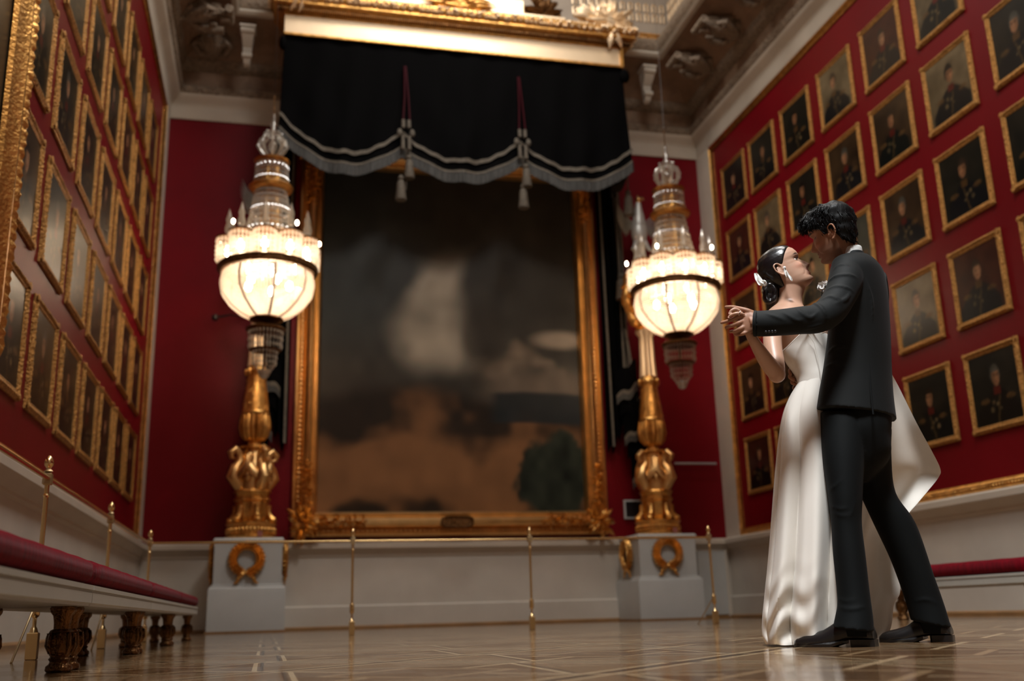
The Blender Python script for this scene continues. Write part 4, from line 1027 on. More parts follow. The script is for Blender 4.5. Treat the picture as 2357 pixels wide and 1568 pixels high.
def paint_body(o, H, female, skin, lips, brow, hands=None):
    me = o.data; n = len(me.vertices); co = np.empty(n*3); me.vertices.foreach_get('co', co); co = co.reshape(-1, 3)
    M = np.array(H.M.transposed()); L_ = ((co-np.array(H.o)) @ M.T)/H.sc; x, y, z = L_[:, 0], L_[:, 1], L_[:, 2]; ay = np.abs(y)
    col = np.tile(np.array([*skin, 1.0]), (n, 1)); nearh = (np.abs(x) < .16) & (np.abs(z) < .16) & (ay < .11)
    def g(a, b): return np.exp(-(a/b)**2)
    def blend(m, c): m = np.clip(m, 0, 1)*nearh; col[:, :3] = col[:, :3]*(1-m[:, None])+np.array(c)*m[:, None]
    fr = (x > .05)
    sz = z-.009*(ay/.026)**2; blend(1.6*fr*(g(ay, .023)**2)*(g(sz+.060, .0052)+g(sz+.0745, .0062)), lips)
    blend(1.5*fr*g(ay, .021)*g(sz+.0668, .0026), (.05, .012, .01) if not female else (.42, .33, .28))
    cv = .027+.004*np.cos((ay-.030)*80)
    blend(2.2*(x > .03)*g(ay-.034, .017)**2*g(z-cv-.004, .0045 if not female else .0034), brow)
    blend(2.4*(x > .04)*g(ay-.0315, .0130)**2*g(z-.0075, .0046 if female else .0026), (.012, .007, .006))
    if female:
        blend(1.0*(x > .04)*g(ay-.026, .0022)*g(z-.0068, .0024), (.5, .46, .42)); blend(1.0*(x > .04)*g(ay-.040, .0020)*g(z-.0075, .0018), (.4, .36, .33))
    blend(.35*(x > .03)*g(ay-.034, .014)*g(z-.014, .008), (.16, .07, .045))
    blend(.30*(x > .03)*g(ay-.045, .018)*g(z+.028, .016), (min(1, skin[0]*1.15), skin[1]*.62, skin[2]*.55))
    blend(.55*fr*g(ay-.009, .004)*g(z+.046, .004), (.06, .02, .015))
    if not female:
        blend(.42*(z < -.035)*(z > -.14)*(x > -.02)*np.clip((-.035-z)/.02, 0, 1), (.07, .042, .03))
    a = me.color_attributes.new('paint', 'FLOAT_COLOR', 'POINT'); a.data.foreach_set('color', col.astype(np.float32).ravel())
MT['skin_m'] = mat('skin', (.36, .18, .11), .5, vcol=True, sss=.12, spec=.35)
MT['skin_f'] = mat('skin_fair', (.5, .3, .2), .42, vcol=True, sss=.12, spec=.45)
MT['hair'] = mat('black_hair', (.004, .0038, .0038), .5, spec=.16, bump=.6, bscale=90, stretch=(1, 1, .3), bdist=.004)
MT['hair_sleek'] = mat('sleek_black_hair', (.006, .005, .005), .24, spec=.6, bump=.25, bscale=150, stretch=(.3, 1, 1), bdist=.002)
MT['suit'] = mat('charcoal_suit', (.0055, .0064, .0064), .72, spec=.18, sheen=.02, bump=.15, bscale=400, bdist=.001, var=.1, vscale=5)
MT['suit_dark'] = mat('charcoal_trousers', (.0032, .004, .0042), .75, spec=.12, sheen=.01, bump=.15, bscale=400, bdist=.001)
MT['shirt'] = mat('white_shirt', (.62, .62, .6), .7)
MT['satin'] = mat('ivory_satin', (.74, .70, .64), .25, spec=.6, sheen=.1, bump=.05, bscale=250, bdist=.001)
MT['leather'] = mat('black_leather', (.008, .007, .007), .28, spec=.5)
MT['petal'] = mat('white_petal', (.75, .73, .70), .55, sss=.1)
MT['nail'] = mat('nail', (.62, .34, .28), .3)

# ======================= the man
HM = Head(1912.5, 540, .00, math.radians(-15), .955, yaw=math.radians(-15), roll=math.radians(-8))
def tag_part(o, label): o['label'] = label; return o
# body (one continuous surface: head, neck, trunk, arms, hands, legs)
mb = MB(); head_mesh(mb, HM, False); ear(mb, HM, 1, (-.016, .073, -.012)); ear(mb, HM, -1, (-.016, .073, -.012))
man_body = mb
limb(mb, [(1902, 600, 1972, 560, .02, .055), (1918, 612, 1978, 578, .03, .060), (1925, 628, 1990, 600, .04, .07), (1930, 650, 2005, 625, .05, .09)], 26)
limb(mb, crm([(1940, 625, 2010, 610, .04, .12), (1925, 660, 2025, 655, .04, .15), (1918, 720, 2035, 720, .04, .15), (1915, 800, 2035, 800, .04, .13), (1915, 880, 2030, 880, .04, .12), (1905, 960, 2035, 960, .04, .13), (1915, 1010, 2030, 1010, .04, .12)], 3), 28)
path(mb, crm([(1960, 650, -.10, 24), (1930, 700, -.20, 22), (1890, 737, -.27, 19), (1830, 742, -.31, 16), (1770, 743, -.335, 14), (1742, 742, -.34, 13.5), (1725, 744, -.345, 15)], 3), 16)
path(mb, crm([(2000, 660, .15, 24), (2005, 720, .26, 20), (1975, 790, .34, 17), (1915, 840, .30, 14), (1868, 868, .22, 12), (1852, 872, .16, 13)], 3), 14)
path(mb, crm([(1950, 960, -.04, 38), (1945, 1080, -.08, 34), (1950, 1190, -.10, 25), (1958, 1300, -.11, 21), (1965, 1400, -.14, 15), (1970, 1452, -.15, 14)], 3), 18)
path(mb, crm([(2000, 960, .12, 38), (2010, 1080, .16, 33), (2045, 1190, .20, 25), (2095, 1310, .24, 20), (2135, 1400, .24, 15), (2150, 1445, .24, 14)], 3), 18)
# left hand, palm up under hers, back of the hand to the viewer
def hand_palm(mb, rows): limb(mb, rows, 22, .9)
hand_palm(mb, [(1741, 760, 1741, 722, -.345, .016), (1728, 768, 1728, 718, -.345, .017), (1714, 772, 1716, 720, -.345, .016), (1703, 768, 1706, 724, -.345, .014), (1698, 762, 1700, 728, -.345, .012)])
def finger(mb, pts, r0=4.9, r1=3.7, dd=None):
    n = len(pts); P = crm([(x, y, d, r0+(r1-r0)*i/(n-1)) for i, (x, y, d) in enumerate(pts)], 5); q = P[-1]; path(mb, P, 12)
    mb.ball(Q(q[0], q[1], q[2]), r1*pxm(Q(q[0], q[1], q[2])), 10, 8)
finger(mb, [(1712, 725, -.355), (1700, 729, -.362), (1682, 737, -.358), (1670, 741, -.350), (1661, 743, -.345)], 5.4, 3.9)
finger(mb, [(1708, 740, -.355), (1700, 744, -.362), (1688, 749, -.355), (1678, 752, -.345), (1671, 754, -.335)], 5.4, 3.9)
finger(mb, [(1714, 752, -.352), (1704, 757, -.360), (1695, 761, -.352), (1687, 763, -.342), (1681, 764, -.332)], 5.2, 3.7)
finger(mb, [(1720, 764, -.348), (1712, 768, -.355), (1704, 770, -.348), (1697, 771, -.338), (1691, 770, -.330)], 4.8, 3.4)
finger(mb, [(1735, 722, -.335), (1722, 716, -.345), (1708, 712, -.345), (1690, 708, -.338), (1680, 707, -.333), (1671, 707, -.330)], 6.4, 3.9)
# right hand on her waist: four fingers curling round from behind
limb(mb, [(1850, 896, 1858, 850, .16, .014), (1838, 896, 1844, 852, .14, .013), (1832, 895, 1836, 855, .12, .011)], 16)
finger(mb, [(1838, 853, .13), (1826, 848, .10), (1818, 853, .075), (1820, 862, .06)], 5.0, 3.9)
finger(mb, [(1838, 864, .13), (1824, 862, .095), (1818, 868, .068), (1828, 874, .052)], 5.2, 4.0)
finger(mb, [(1840, 878, .13), (1828, 874, .095), (1823, 881, .066), (1833, 886, .052)], 5.0, 3.9)
finger(mb, [(1842, 890, .13), (1832, 888, .10), (1827, 894, .070), (1834, 900, .058)], 4.6, 3.5)
man = mb.build('person', 'skin_m'); remesh(man, .0034, 2, .35)
tag(man, 'man in charcoal suit and black shoes with wavy black hair leading the dance', 'person')
paint_body(man, HM, False, (.30, .145, .085), (.26, .09, .065), (.012, .008, .007))
# jacket
mb = MB()
limb(mb, crm([(1936, 597, 1992, 589, .03, .06, .02), (1916, 607, 2012, 601, .02, .13, .05), (1912, 630, 2034, 628, .02, .175, .07), (1908, 665, 2043, 665, .02, .185, .075), (1907, 710, 2047, 710, .02, .18, .07), (1906, 757, 2050, 760, .02, .165, .06), (1901, 805, 2052, 810, .02, .155, .05), (1893, 860, 2054, 868, .02, .155, .05), (1885, 905, 2058, 920, .02, .165, .05), (1879, 946, 2064, 966, .02, .175, .05)], 5), 64, .93)
path(mb, crm([(1950, 620, -.09, 37), (1946, 648, -.150, 39), (1933, 682, -.20, 36), (1912, 714, -.245, 36), (1882, 733, -.28, 34), (1840, 738, -.31, 32), (1790, 743, -.33, 30.5), (1755, 745, -.34, 30), (1738, 745, -.345, 29.5)], 5), 32)
path(mb, crm([(2006, 640, .13, 34), (2014, 700, .24, 30), (1988, 770, .33, 26), (1930, 830, .32, 21), (1880, 862, .25, 19)], 4), 20)
rdg = [  # sleeve and back folds: ((x,y,d) ...), radius px
 ([(1905, 650, -.275), (1925, 637, -.285), (1955, 634, -.27), (1974, 641, -.23)], 4.5), ([(1902, 668, -.285), (1925, 660, -.295), (1950, 664, -.285), (1965, 672, -.26)], 4),
 ([(1893, 690, -.30), (1912, 684, -.31), (1930, 692, -.31), (1938, 706, -.30)], 5), ([(1918, 622, -.24), (1935, 611, -.245), (1955, 612, -.23)], 4),
 ([(1870, 698, -.325), (1885, 705, -.345), (1898, 722, -.345), (1905, 742, -.33)], 5), ([(1833, 708, -.345), (1845, 722, -.37), (1865, 732, -.368), (1885, 718, -.36)], 4.5),
 ([(1800, 718, -.365), (1815, 728, -.385), (1835, 738, -.385), (1850, 735, -.38)], 4), ([(1760, 722, -.375), (1785, 730, -.388), (1808, 738, -.388)], 3.5),
 ([(1845, 757, -.375), (1870, 752, -.375), (1898, 745, -.355)], 4), ([(1922, 700, -.30), (1945, 690, -.285), (1958, 672, -.27)], 4.5),
 ([(1905, 815, -.145), (1925, 800, -.16), (1955, 795, -.155)], 4), ([(1900, 845, -.14), (1925, 838, -.155), (1950, 845, -.15)], 3.5),
 ([(1990, 640, -.13), (2005, 690, -.13), (2008, 740, -.12)], 3.5)]
ridges(mb, [(p_, r_+1.3) for p_, r_ in rdg])
jk = mb.build('jacket', 'suit', man); remesh(jk, .0044, 7, .5)
# open the sleeve mouth and hem as real edges
mb = MB(); path(mb, [(1742, 745, -.345, 29.6), (1739, 745, -.345, 30.4), (1735.5, 745, -.345, 29.8), (1734.5, 745, -.345, 26)], 32); mb.build('cuff_edge', 'suit', jk)
mb = MB()
for k in range(4): q = Q(1763+k*7.2, 764-k*.5, -.388); mb.ball(q, (.0055, .0055, .0055), 10, 8)
mb.build('cuff_button', 'black', jk)
# jacket collar and vent
mb = MB(); limb(mb, crm([(1930, 612, 1996, 600, .03, .072), (1934, 598, 1991, 588, .03, .068), (1937, 592, 1988, 582, .03, .064), (1940, 596, 1985, 585, .03, .056)], 3), 36); mb.build('collar', 'suit', jk)
mb = MB(); mb.tube([Q(2001, 838, -.143), Q(2004, 890, -.150), Q(2010, 954, -.160)], [.0015, .0035, .004], 8, flat=.6); mb.build('back_vent', 'suit_dark', jk)
mb = MB(); limb(mb, crm([(1928, 602, 1986, 588, .03, .066), (1929, 590, 1985, 575, .03, .065), (1931, 584, 1983, 569, .03, .062), (1935, 588, 1980, 573, .03, .056)], 3), 36, cap=False); mb.build('shirt_collar', 'shirt', man)
# trousers
mb = MB()
limb(mb, crm([(1892, 925, 2050, 930, .03, .15), (1888, 955, 2053, 975, .03, .155), (1890, 1000, 2050, 1003, .03, .155), (1892, 1040, 2051, 1045, .04, .14), (1898, 1075, 2030, 1080, .04, .12), (1915, 1110, 2000, 1110, .03, .07)], 4), 40)
limb(mb, crm([(1888, 950, 1995, 960, -.04, .10), (1892, 1048, 1990, 1055, -.07, .105), (1905, 1143, 1986, 1143, -.09, .098), (1913, 1209, 1984, 1205, -.10, .085), (1917, 1274, 1992, 1274, -.11, .082), (1925, 1352, 2000, 1345, -.12, .080), (1927, 1392, 2005, 1385, -.13, .078), (1921, 1424, 2010, 1422, -.14, .082), (1917, 1444, 2012, 1455, -.15, .086)], 5), 40)
limb(mb, crm([(1925, 950, 2053, 985, .08, .12), (1935, 1050, 2052, 1050, .11, .115), (1975, 1130, 2062, 1135, .16, .098), (2012, 1209, 2108, 1205, .19, .088), (2050, 1290, 2149, 1322, .22, .080), (2082, 1378, 2173, 1390, .24, .076), (2096, 1428, 2190, 1446, .25, .082)], 5), 40)
tr = [([(1912, 1165, -.185), (1935, 1172, -.195), (1955, 1168, -.19)], 3.5), ([(1916, 1180, -.175), (1940, 1188, -.185), (1962, 1183, -.18)], 3.5), ([(1908, 1130, -.17), (1925, 1118, -.19), (1940, 1100, -.185)], 3.5), ([(1930, 1398, -.20), (1960, 1404, -.215), (1995, 1396, -.20)], 5), ([(1928, 1380, -.19), (1950, 1384, -.205), (1975, 1380, -.20)], 3),
      ([(1970, 1150, -.175), (1960, 1180, -.185), (1950, 1200, -.185)], 3), ([(2105, 1385, .165), (2130, 1380, .16), (2160, 1390, .165)], 4)]
ridges(mb, [(p_, r_+.6) for p_, r_ in tr])
ts = mb.build('trousers', 'suit_dark', man); remesh(ts, .0052, 8, .5)
mb = MB(); limb(mb, [(1938, 1400, 1998, 1400, -.14, .055), (1944, 1440, 2000, 1440, -.14, .048), (1950, 1466, 2004, 1466, -.14, .04)], 20); mb.build('sock', 'suit_dark', man)
mb = MB(); limb(mb, [(2110, 1400, 2170, 1400, .25, .052), (2118, 1435, 2176, 1435, .25, .048), (2124, 1458, 2180, 1458, .25, .04)], 20); mb.build('sock', 'suit_dark', man)
# shoes: heel and toe as points on the floor
def shoe(heel, toe, w_=.052):
    h = Vector(heel); t_ = Vector(toe); L_ = (t_-h).length; F = (t_-h).normalized(); S = EZ.cross(F); mb = MB(); R = []
    X = [0, .02, .08, .2, .32, .42, .5, .6, .72, .84, .93, .98, 1.0]; HT = [.055, .075, .088, .098, .105, .098, .082, .064, .054, .047, .038, .026, .014]; WD = [.5, .66, .74, .74, .70, .72, .80, .92, 1.0, .92, .70, .42, .12]; SB = [.028, .026, .026, .026, .024, .016, .008, .003, .002, .003, .006, .008, .010]
    for x, ht, wd, sb in zip(X, HT, WD, SB):
        ring = []
        for j in range(26):
            a = 2*PI*j/26; cy_ = math.cos(a); cz = math.sin(a); cy_ = math.copysign(abs(cy_)**.75, cy_)
            if cz < 0: cz = -abs(cz)**.35; zz = sb+(ht-sb)*.35*(1+cz)
            else: zz = sb+(ht-sb)*.35+(ht-sb)*.65*cz
            ring.append(h+F*(x*L_)+S*(cy_*wd*w_)+EZ*zz)
        R.append(ring)
    mb.rings(R); up = mb.build('shoe', 'leather', man)
    mb = MB(); R = []
    for z, g_ in ((.0, 1.0), (.026, 1.03)): R.append([h+F*(x*L_)+S*(y*w_*g_)+EZ*z for x, y in ((-.01, -.45), (-.01, .45), (.03, .7), (.24, .74), (.27, .6), (.27, -.6), (.24, -.74), (.03, -.7))])
    mb.rings(R); mb.build('heel', 'leather', up)
    mb = MB(); R = []
    for z, g_ in ((.000, 1.0), (.010, 1.04)): R.append([h+F*(x*L_)+S*(y*w_*g_)+EZ*(z+.014*max(0, (.5-x)/.15 if x < .5 else 0)*(1 if x < .45 else .5)) for x, y in ((.36, -.7), (.36, .7), (.5, .84), (.72, 1.03), (.88, .86), (.97, .5), (1.0, .15), (1.0, -.15), (.97, -.5), (.88, -.86), (.72, -1.03), (.5, -.84))])
    mb.rings(R); mb.build('sole', 'leather', up)
def onfloor(x, y): r = ray(x, y); return Vector((r.x*(-CAM_H/r.z), r.y*(-CAM_H/r.z), 0))
pa = Q(2016, 1480, -.14); pa.z = 0; pb = Q(1829, 1480, -.04); pb.z = 0; shoe(pa, pb)
pa = Q(2193, 1470, .24); pa.z = 0; pb = Q(2024, 1470, .33); pb.z = 0; shoe(pa, pb)
# hair
rh = random.Random(8); mb = MB(); R = []
def hair_mask_m(v):    # keeps face and neck free
    x, y, z = v; hl = .045+.0*x if x > .03 else None
    m = 1.0
    lim = ipl(x, [-.11, -.07, -.045, -.030, -.015, .0, .012, .022, .04, .06, .08], [-.085, -.080, -.055, -.015, .010, -.010, -.008, .022, .040, .058, .064]); return sm(lim-.006, lim+.008, z)
for k in range(80):
    z = -.10+.2215*(k/79); ring = []
    for j in range(130):
        th = 2*PI*j/130; v = head_pt(th, z, False, feat=0); m = hair_mask_m(v); thick = .009+.010*sm(.0, .10, v.z)+.013*sm(.0, -.08, v.x)+.020*sm(.0, .08, v.x)*sm(.04, .09, v.z)
        thick += .0025*math.sin(v.x*120+v.z*60+3*math.sin(v.y*70))+.002*math.sin(v.z*150-v.x*60)
        n_ = Vector((v.x*1.0+.01, v.y*1.4, v.z)).normalized(); ring.append(HM.w(v+n_*(thick*m-.008*(1-m))))
    R.append(ring)
mb.rings(R); hair = mb.build('hair', 'hair', man); remesh(hair, .0036, 3)
mb = MB()
def lock(p0, dirs, L_, r0, wave):
    pts = [Vector(p0)]; d = Vector(dirs[0]).normalized()
    for k in range(1, 9):
        t = k/8; d = (Vector(dirs[0])*(1-t)+Vector(dirs[1])*t).normalized(); pts.append(pts[-1]+d*(L_/8)+Vector((0, 1, 0))*wave*math.sin(k*1.3)*.3+Vector((0, 0, 1))*wave*math.cos(k*1.1)*.5)
    mb.tube([HM.w(p) for p in pts], [r0*(.5+.5*math.sin(PI*min(1, .25+t_/8*.9)))*(1 if t_ < 7 else .35) for t_ in range(9)], 6, flat=.7)
def strand_h(base, d0, d1, L_, r0, wv, ph):
    pts = [Vector(base)]; 
    for k in range(1, 8):
        t = k/7; d = (d0*(1-t)+d1*t).normalized(); w_ = Vector((math.sin(ph+t*5), math.cos(ph*1.3+t*6), math.sin(ph*.7+t*5.5)))*wv; pts.append(pts[-1]+(d+w_).normalized()*(L_/7))
    mb.tube([HM.w(p) for p in pts], [r0*q for q in (.7, 1, 1, 1, .9, .75, .5, .15)], 4)
for g in range(760):
    th = rh.uniform(-PI, PI)*(.62 if rh.random() < .45 else 1); z = rh.uniform(.02, .1195) if rh.random() < .7 else rh.uniform(-.08, .04); v = head_pt(th, z, False, feat=0)
    if hair_mask_m(v) < .9: continue
    topf = sm(.03, .09, v.z)*sm(-.09, -.02, v.x); ph = rh.uniform(0, 6.3); L_ = rh.uniform(.022, .034)*(.6+.95*topf); lift = rh.uniform(.2, .9)*topf
    n_ = Vector((v.x+.01, v.y*1.4, v.z)).normalized(); d0 = Vector((1.0*topf-.25*(1-topf), v.y*3*(1-topf), -.9*(1-topf)))+n_*lift; d1 = Vector((.9*topf-.1, rh.uniform(-.4, .4), -1.0+.35*topf))-n_*.55*(1-topf)
    for q in range(9):
        b_ = v+n_*(.004+.008*sm(0, .1, v.z)+.012*sm(.0, -.08, v.x)+.010*sm(.02, .08, v.x)*topf)+Vector((rh.gauss(0, .004), rh.gauss(0, .005), rh.gauss(0, .004)))
        strand_h(b_, d0+Vector((0, rh.gauss(0, .08), rh.gauss(0, .06))), d1+Vector((rh.gauss(0, .1), rh.gauss(0, .12), rh.gauss(0, .08))), L_*rh.uniform(.85, 1.15), rh.uniform(.0009, .0019), .55*topf+.12, ph+rh.gauss(0, .25))
for g in range(44):      # forelock rolling over the brow
    y = rh.uniform(-.052, .055); b0 = Vector((.074+rh.uniform(-.02, .006), y, .094+rh.uniform(-.012, .014))); ph = rh.uniform(0, 6.3)
    for q in range(8): strand_h(b0+Vector((rh.gauss(0, .004), rh.gauss(0, .004), rh.gauss(0, .003))), Vector((1, rh.uniform(-.2, .2), .25)), Vector((.15, rh.uniform(-.3, .3), -1)), rh.uniform(.045, .065), rh.uniform(.001, .002), .35, ph+rh.gauss(0, .2))
mb.build('locks', 'hair', hair)
# boutonniere
def blossom(mb, c, r, n, seed):
    q = random.Random(seed); c = Vector(c)
    for k in range(n):
        d = Vector((q.gauss(0, 1), q.gauss(0, 1), q.gauss(0, 1))).normalized(); e = d.orthogonal().normalized(); f = d.cross(e); cc = c+d*r*q.uniform(.3, .8); s_ = r*q.uniform(.5, .8)
        def g(u, v): a = (u-.5)*2; b = (v-.5)*2; return cc+e*(a*s_*(1-.3*b*b))+f*(b*s_*(1-.3*a*a))+d*(.35*s_*(a*a+b*b)+.1*s_*math.sin(a*7+b*5))
        mb.grid(g, 6, 6)
mb = MB(); blossom(mb, Q(1893, 661, -.16), .018, 16, 1); blossom(mb, Q(1897, 650, -.16), .010, 8, 2); mb.build('boutonniere', 'petal', man)
mb = MB(); mb.tube([Q(1893, 668, -.16), Q(1890, 682, -.165)], .002, 6); mb.build('boutonniere_stem', 'black', man)

# ======================= the woman
HF_ = Head(1807.5, 621.5, .06, math.radians(24.5), .935, yaw=math.radians(-2))
mb = MB(); head_mesh(mb, HF_, True); ear(mb, HF_, -1, (-.020, .070, -.012)); ear(mb, HF_, 1, (-.020, .070, -.012))
limb(mb, crm([(1784, 640, 1856, 655, .06, .050), (1790, 660, 1852, 668, .06, .048), (1793, 682, 1847, 684, .06, .047), (1790, 698, 1848, 700, .06, .052), (1775, 712, 1856, 712, .06, .085), (1762, 728, 1870, 728, .06, .125), (1768, 745, 1890, 745, .06, .14), (1785, 770, 1905, 770, .06, .13), (1798, 800, 1915, 800, .06, .115), (1812, 832, 1915, 830, .06, .100), (1830, 856, 1915, 852, .06, .093), (1841, 882, 1915, 880, .06, .095), (1825, 930, 1925, 930, .08, .12), (1820, 980, 1930, 980, .10, .13)], 3), 36)
path(mb, crm([(1783, 735, -.03, 22), (1778, 765, -.09, 21.5), (1779, 800, -.14, 21), (1785, 835, -.175, 20.5), (1787, 857, -.19, 20)], 4), 22)
path(mb, crm([(1789, 860, -.19, 20), (1779, 850, -.205, 19.5), (1764, 831, -.235, 18), (1749, 808, -.27, 15.5), (1736, 787, -.30, 12.5), (1727, 770, -.315, 11), (1722, 757, -.32, 11.5), (1715, 742, -.32, 12)], 5), 22)
mb.ball(Q(1788, 862, -.19), 20*pxm(Q(1788, 862, -.19)), 18, 12)
path(mb, crm([(1880, 750, .16, 20), (1925, 770, .26, 17), (1965, 760, .34, 14), (2000, 700, .34, 12), (2015, 660, .30, 10)], 4), 16)
path(mb, crm([(1860, 960, .04, 40), (1862, 1100, .06, 34), (1868, 1250, .10, 22), (1872, 1380, .12, 16), (1868, 1440, .12, 12)], 3), 16); path(mb, crm([(1895, 960, .16, 40), (1895, 1100, .2, 34), (1900, 1250, .24, 22), (1905, 1380, .24, 16), (1900, 1440, .22, 12)], 3), 16)
finger(mb, [(1716, 735, -.325), (1706, 721, -.345), (1694, 712, -.362), (1684, 715, -.368), (1679, 722, -.366)], 4.9, 3.4)
finger(mb, [(1718, 738, -.325), (1713, 727, -.350), (1705, 722, -.368), (1693, 722, -.375), (1683, 726, -.372), (1677, 731, -.365)], 4.8, 3.3)
finger(mb, [(1714, 745, -.31), (1702, 738, -.32), (1692, 735, -.33), (1684, 737, -.33)], 4.7, 3.3)
finger(mb, [(1716, 750, -.31), (1706, 748, -.318), (1697, 748, -.32)], 4.5, 3.2)
finger(mb, [(1722, 745, -.33), (1716, 733, -.335), (1712, 722, -.335), (1702, 716, -.33)], 5.2, 3.7)
finger(mb, [(2012, 662, .30), (2008, 645, .27), (2002, 634, .24)], 5, 4)
finger(mb, [(2016, 660, .30), (2016, 643, .28), (2012, 631, .25)], 5, 4)
finger(mb, [(2020, 660, .31), (2023, 644, .29), (2021, 633, .26)], 4.8, 3.8)
finger(mb, [(2022, 664, .31), (2029, 650, .30), (2030, 640, .28)], 4.5, 3.5)
finger(mb, [(2008, 668, .30), (1998, 658, .28), (1992, 648, .26)], 5, 4)
lady = mb.build('person', 'skin_f'); remesh(lady, .0034, 2, .35)
tag(lady, 'smiling woman in a long ivory satin gown with sleek black bun, her hand held out', 'person')
paint_body(lady, HF_, True, (.43, .25, .17), (.40, .10, .085), (.02, .012, .010))
mb = MB()
for x, y, d in ((1679, 722, -.3715), (1677.5, 731, -.371)): mb.ball(Q(x, y, d), (.0040, .0025, .0030), 8, 6)
mb.build('nails', 'nail', lady)
p = Q(1703, 722, -.369); q = Q(1705, 722.5, -.369); dd = (q-p).normalized(); e = dd.orthogonal().normalized(); f = dd.cross(e)
mb = MB(); mb.tube([p+e*(.0105*math.cos(2*PI*k/20))+f*(.0105*math.sin(2*PI*k/20)) for k in range(21)], .0012, 6); mb.build('ring', 'silver', lady)
# eyes
def eye(H, par, s, open_):
    mb = MB(); mb.ball(H.w((.0550, s*.0310, .0075)), .0108*H.sc, 16, 12); o = mb.build('eye', 'eye_white', par)
    mb = MB(); mb.ball(H.w((.0640, s*.0315, .008)), .0030*H.sc, 12, 8); mb.build('iris', 'iris', o)
    mb = MB(); 
    for k in range(7): a = (k-3)/3; mb.tube([H.w((.068-.003*abs(a), s*(.031+.010*a), .0105)), H.w((.080-.003*abs(a), s*(.031+.014*a), .0145))], [.0008, .0003], 5)
    mb.build('lashes', 'black', o)
MT['eye_white'] = mat('eye_white', (.6, .56, .52), .2); MT['iris'] = mat('iris', (.03, .018, .01), .1)
for s in (-1, 1): eye(HF_, lady, s, 1)
# sleek hair and bun
def hair_mask_f(v):
    x, y, z = v; lim = ipl(x, [-.11, -.07, -.045, -.03, .0, .03, .06, .08, .1], [-.13, -.12, -.09, .010, .008, .045, .075, .088, .10]); return sm(lim-.004, lim+.005, z)
mb = MB(); R = []
for k in range(90):
    z = -.115+.2362*(k/89); ring = []
    for j in range(140):
        v = head_pt(2*PI*j/140, z, True, feat=0); m = hair_mask_f(v); n_ = Vector((v.x+.01, v.y*1.4, v.z)).normalized(); ring.append(HF_.w(v+n_*((.0038+.007*sm(.0, -.1, v.x))*m-.006*(1-m))))
    R.append(ring)
mb.rings(R); hr = mb.build('hair', 'hair_sleek', lady); remesh(hr, .0030, 4)
mb = MB()
for x, y, d, r in ((1774, 668, .06, 21), (1773, 684, .06, 18), (1776, 645, .06, 25), (1781, 664, .06, 19), (1786, 678, .06, 9), (1779, 655, .06, 20)): mb.ball(Q(x, y, d), r*pxm(Q(x, y, d)), 20, 14)
for k in range(5):
    a = k*1.25; pts = []
    for i in range(14):
        t = i/13; ang = a+t*4.2; pts.append(Q(1773+13*math.cos(ang)*(1-.2*t), 676+22*math.sin(ang)*(1-.2*t), .06-.033*math.sin(t*PI)))
    mb.tube(pts, [.006+.006*math.sin(PI*(.1+.8*i/13)) for i in range(14)], 8)
bun = mb.build('bun', 'hair_sleek', hr); remesh(bun, .0028, 2)
# white petal hair ornament and earring
def petal(mb, pts, w0):
    P = [Q(*p) for p in pts]; n = len(P)
    def g(u, v):
        i = min(n-2, int(v*(n-1))); t = v*(n-1)-i; c = P[i].lerp(P[i+1], t); wd = w0*math.sin(PI*(.08+.86*v))**.7; tn = (P[i+1]-P[i]).normalized(); s_ = tn.cross(ED).normalized()
        return c+s_*((u-.5)*2*wd)-ED*(.006*math.sin(u*PI*2+v*9))
    mb.grid(g, 8, 20); mb.grid(lambda u, v: g(u, v)+ED*.0025, 8, 20)
mb = MB(); petal(mb, [(1761, 657, .0), (1752, 651, -.01), (1744, 640, -.01), (1738, 629, 0)], .013); petal(mb, [(1764, 657, -.01), (1757, 651, -.02), (1750, 653, -.02), (1743, 648, -.01)], .010); petal(mb, [(1763, 657, -.01), (1760, 648, -.02), (1755, 647, -.01)], .007)
mb.ball(Q(1761, 655, -.01), .007, 8, 6); mb.build('hair_bow', 'petal', lady)
mb = MB(); petal(mb, [(1806, 618, -.045), (1808, 626, -.05), (1813, 634, -.05), (1819, 640, -.05), (1824, 647, -.045)], .0078); mb.ball(Q(1806, 616, -.045), (.007, .004, .006), 8, 6); mb.build('earring', 'petal', lady)
# gown: bodice
mb = MB(); limb(mb, crm([(1790, 752, 1905, 752, .06, .136), (1794, 775, 1912, 770, .06, .140), (1797, 800, 1920, 798, .06, .124), (1801, 818, 1922, 815, .06, .118), (1809, 836, 1922, 832, .06, .112), (1823, 856, 1922, 852, .06, .106), (1833, 874, 1922, 870, .06, .104), (1834, 895, 1925, 890, .065, .106)], 5), 60)
o = mb.build('gown_bodice', 'satin', lady); bm = bmesh.new(); bm.from_mesh(o.data)
A, B_ = Q(1801, 809, -.08), Q(1849, 763, -.08); dr = (ED*1.0+EZ*.10-ER*.15).normalized(); nn = (B_-A).cross(dr).normalized()
if nn.dot(ER) > 0: nn = -nn
bmesh.ops.bisect_plane(bm, geom=bm.verts[:]+bm.edges[:]+bm.faces[:], plane_co=A, plane_no=nn, clear_outer=True)
A2 = Q(1850, 764, -.08); n2 = (EZ*1.0+ER*.02).normalized(); bmesh.ops.bisect_plane(bm, geom=bm.verts[:]+bm.edges[:]+bm.faces[:], plane_co=A2, plane_no=n2, clear_outer=True)
bm.to_mesh(o.data); bm.free(); bodice = o
mb = MB(); mb.tube([Q(1858, 764, -.088), Q(1874, 790, -.070), Q(1884, 830, -.058), Q(1890, 880, -.045)], .0012, 6); mb.build('seam', 'satin', bodice)
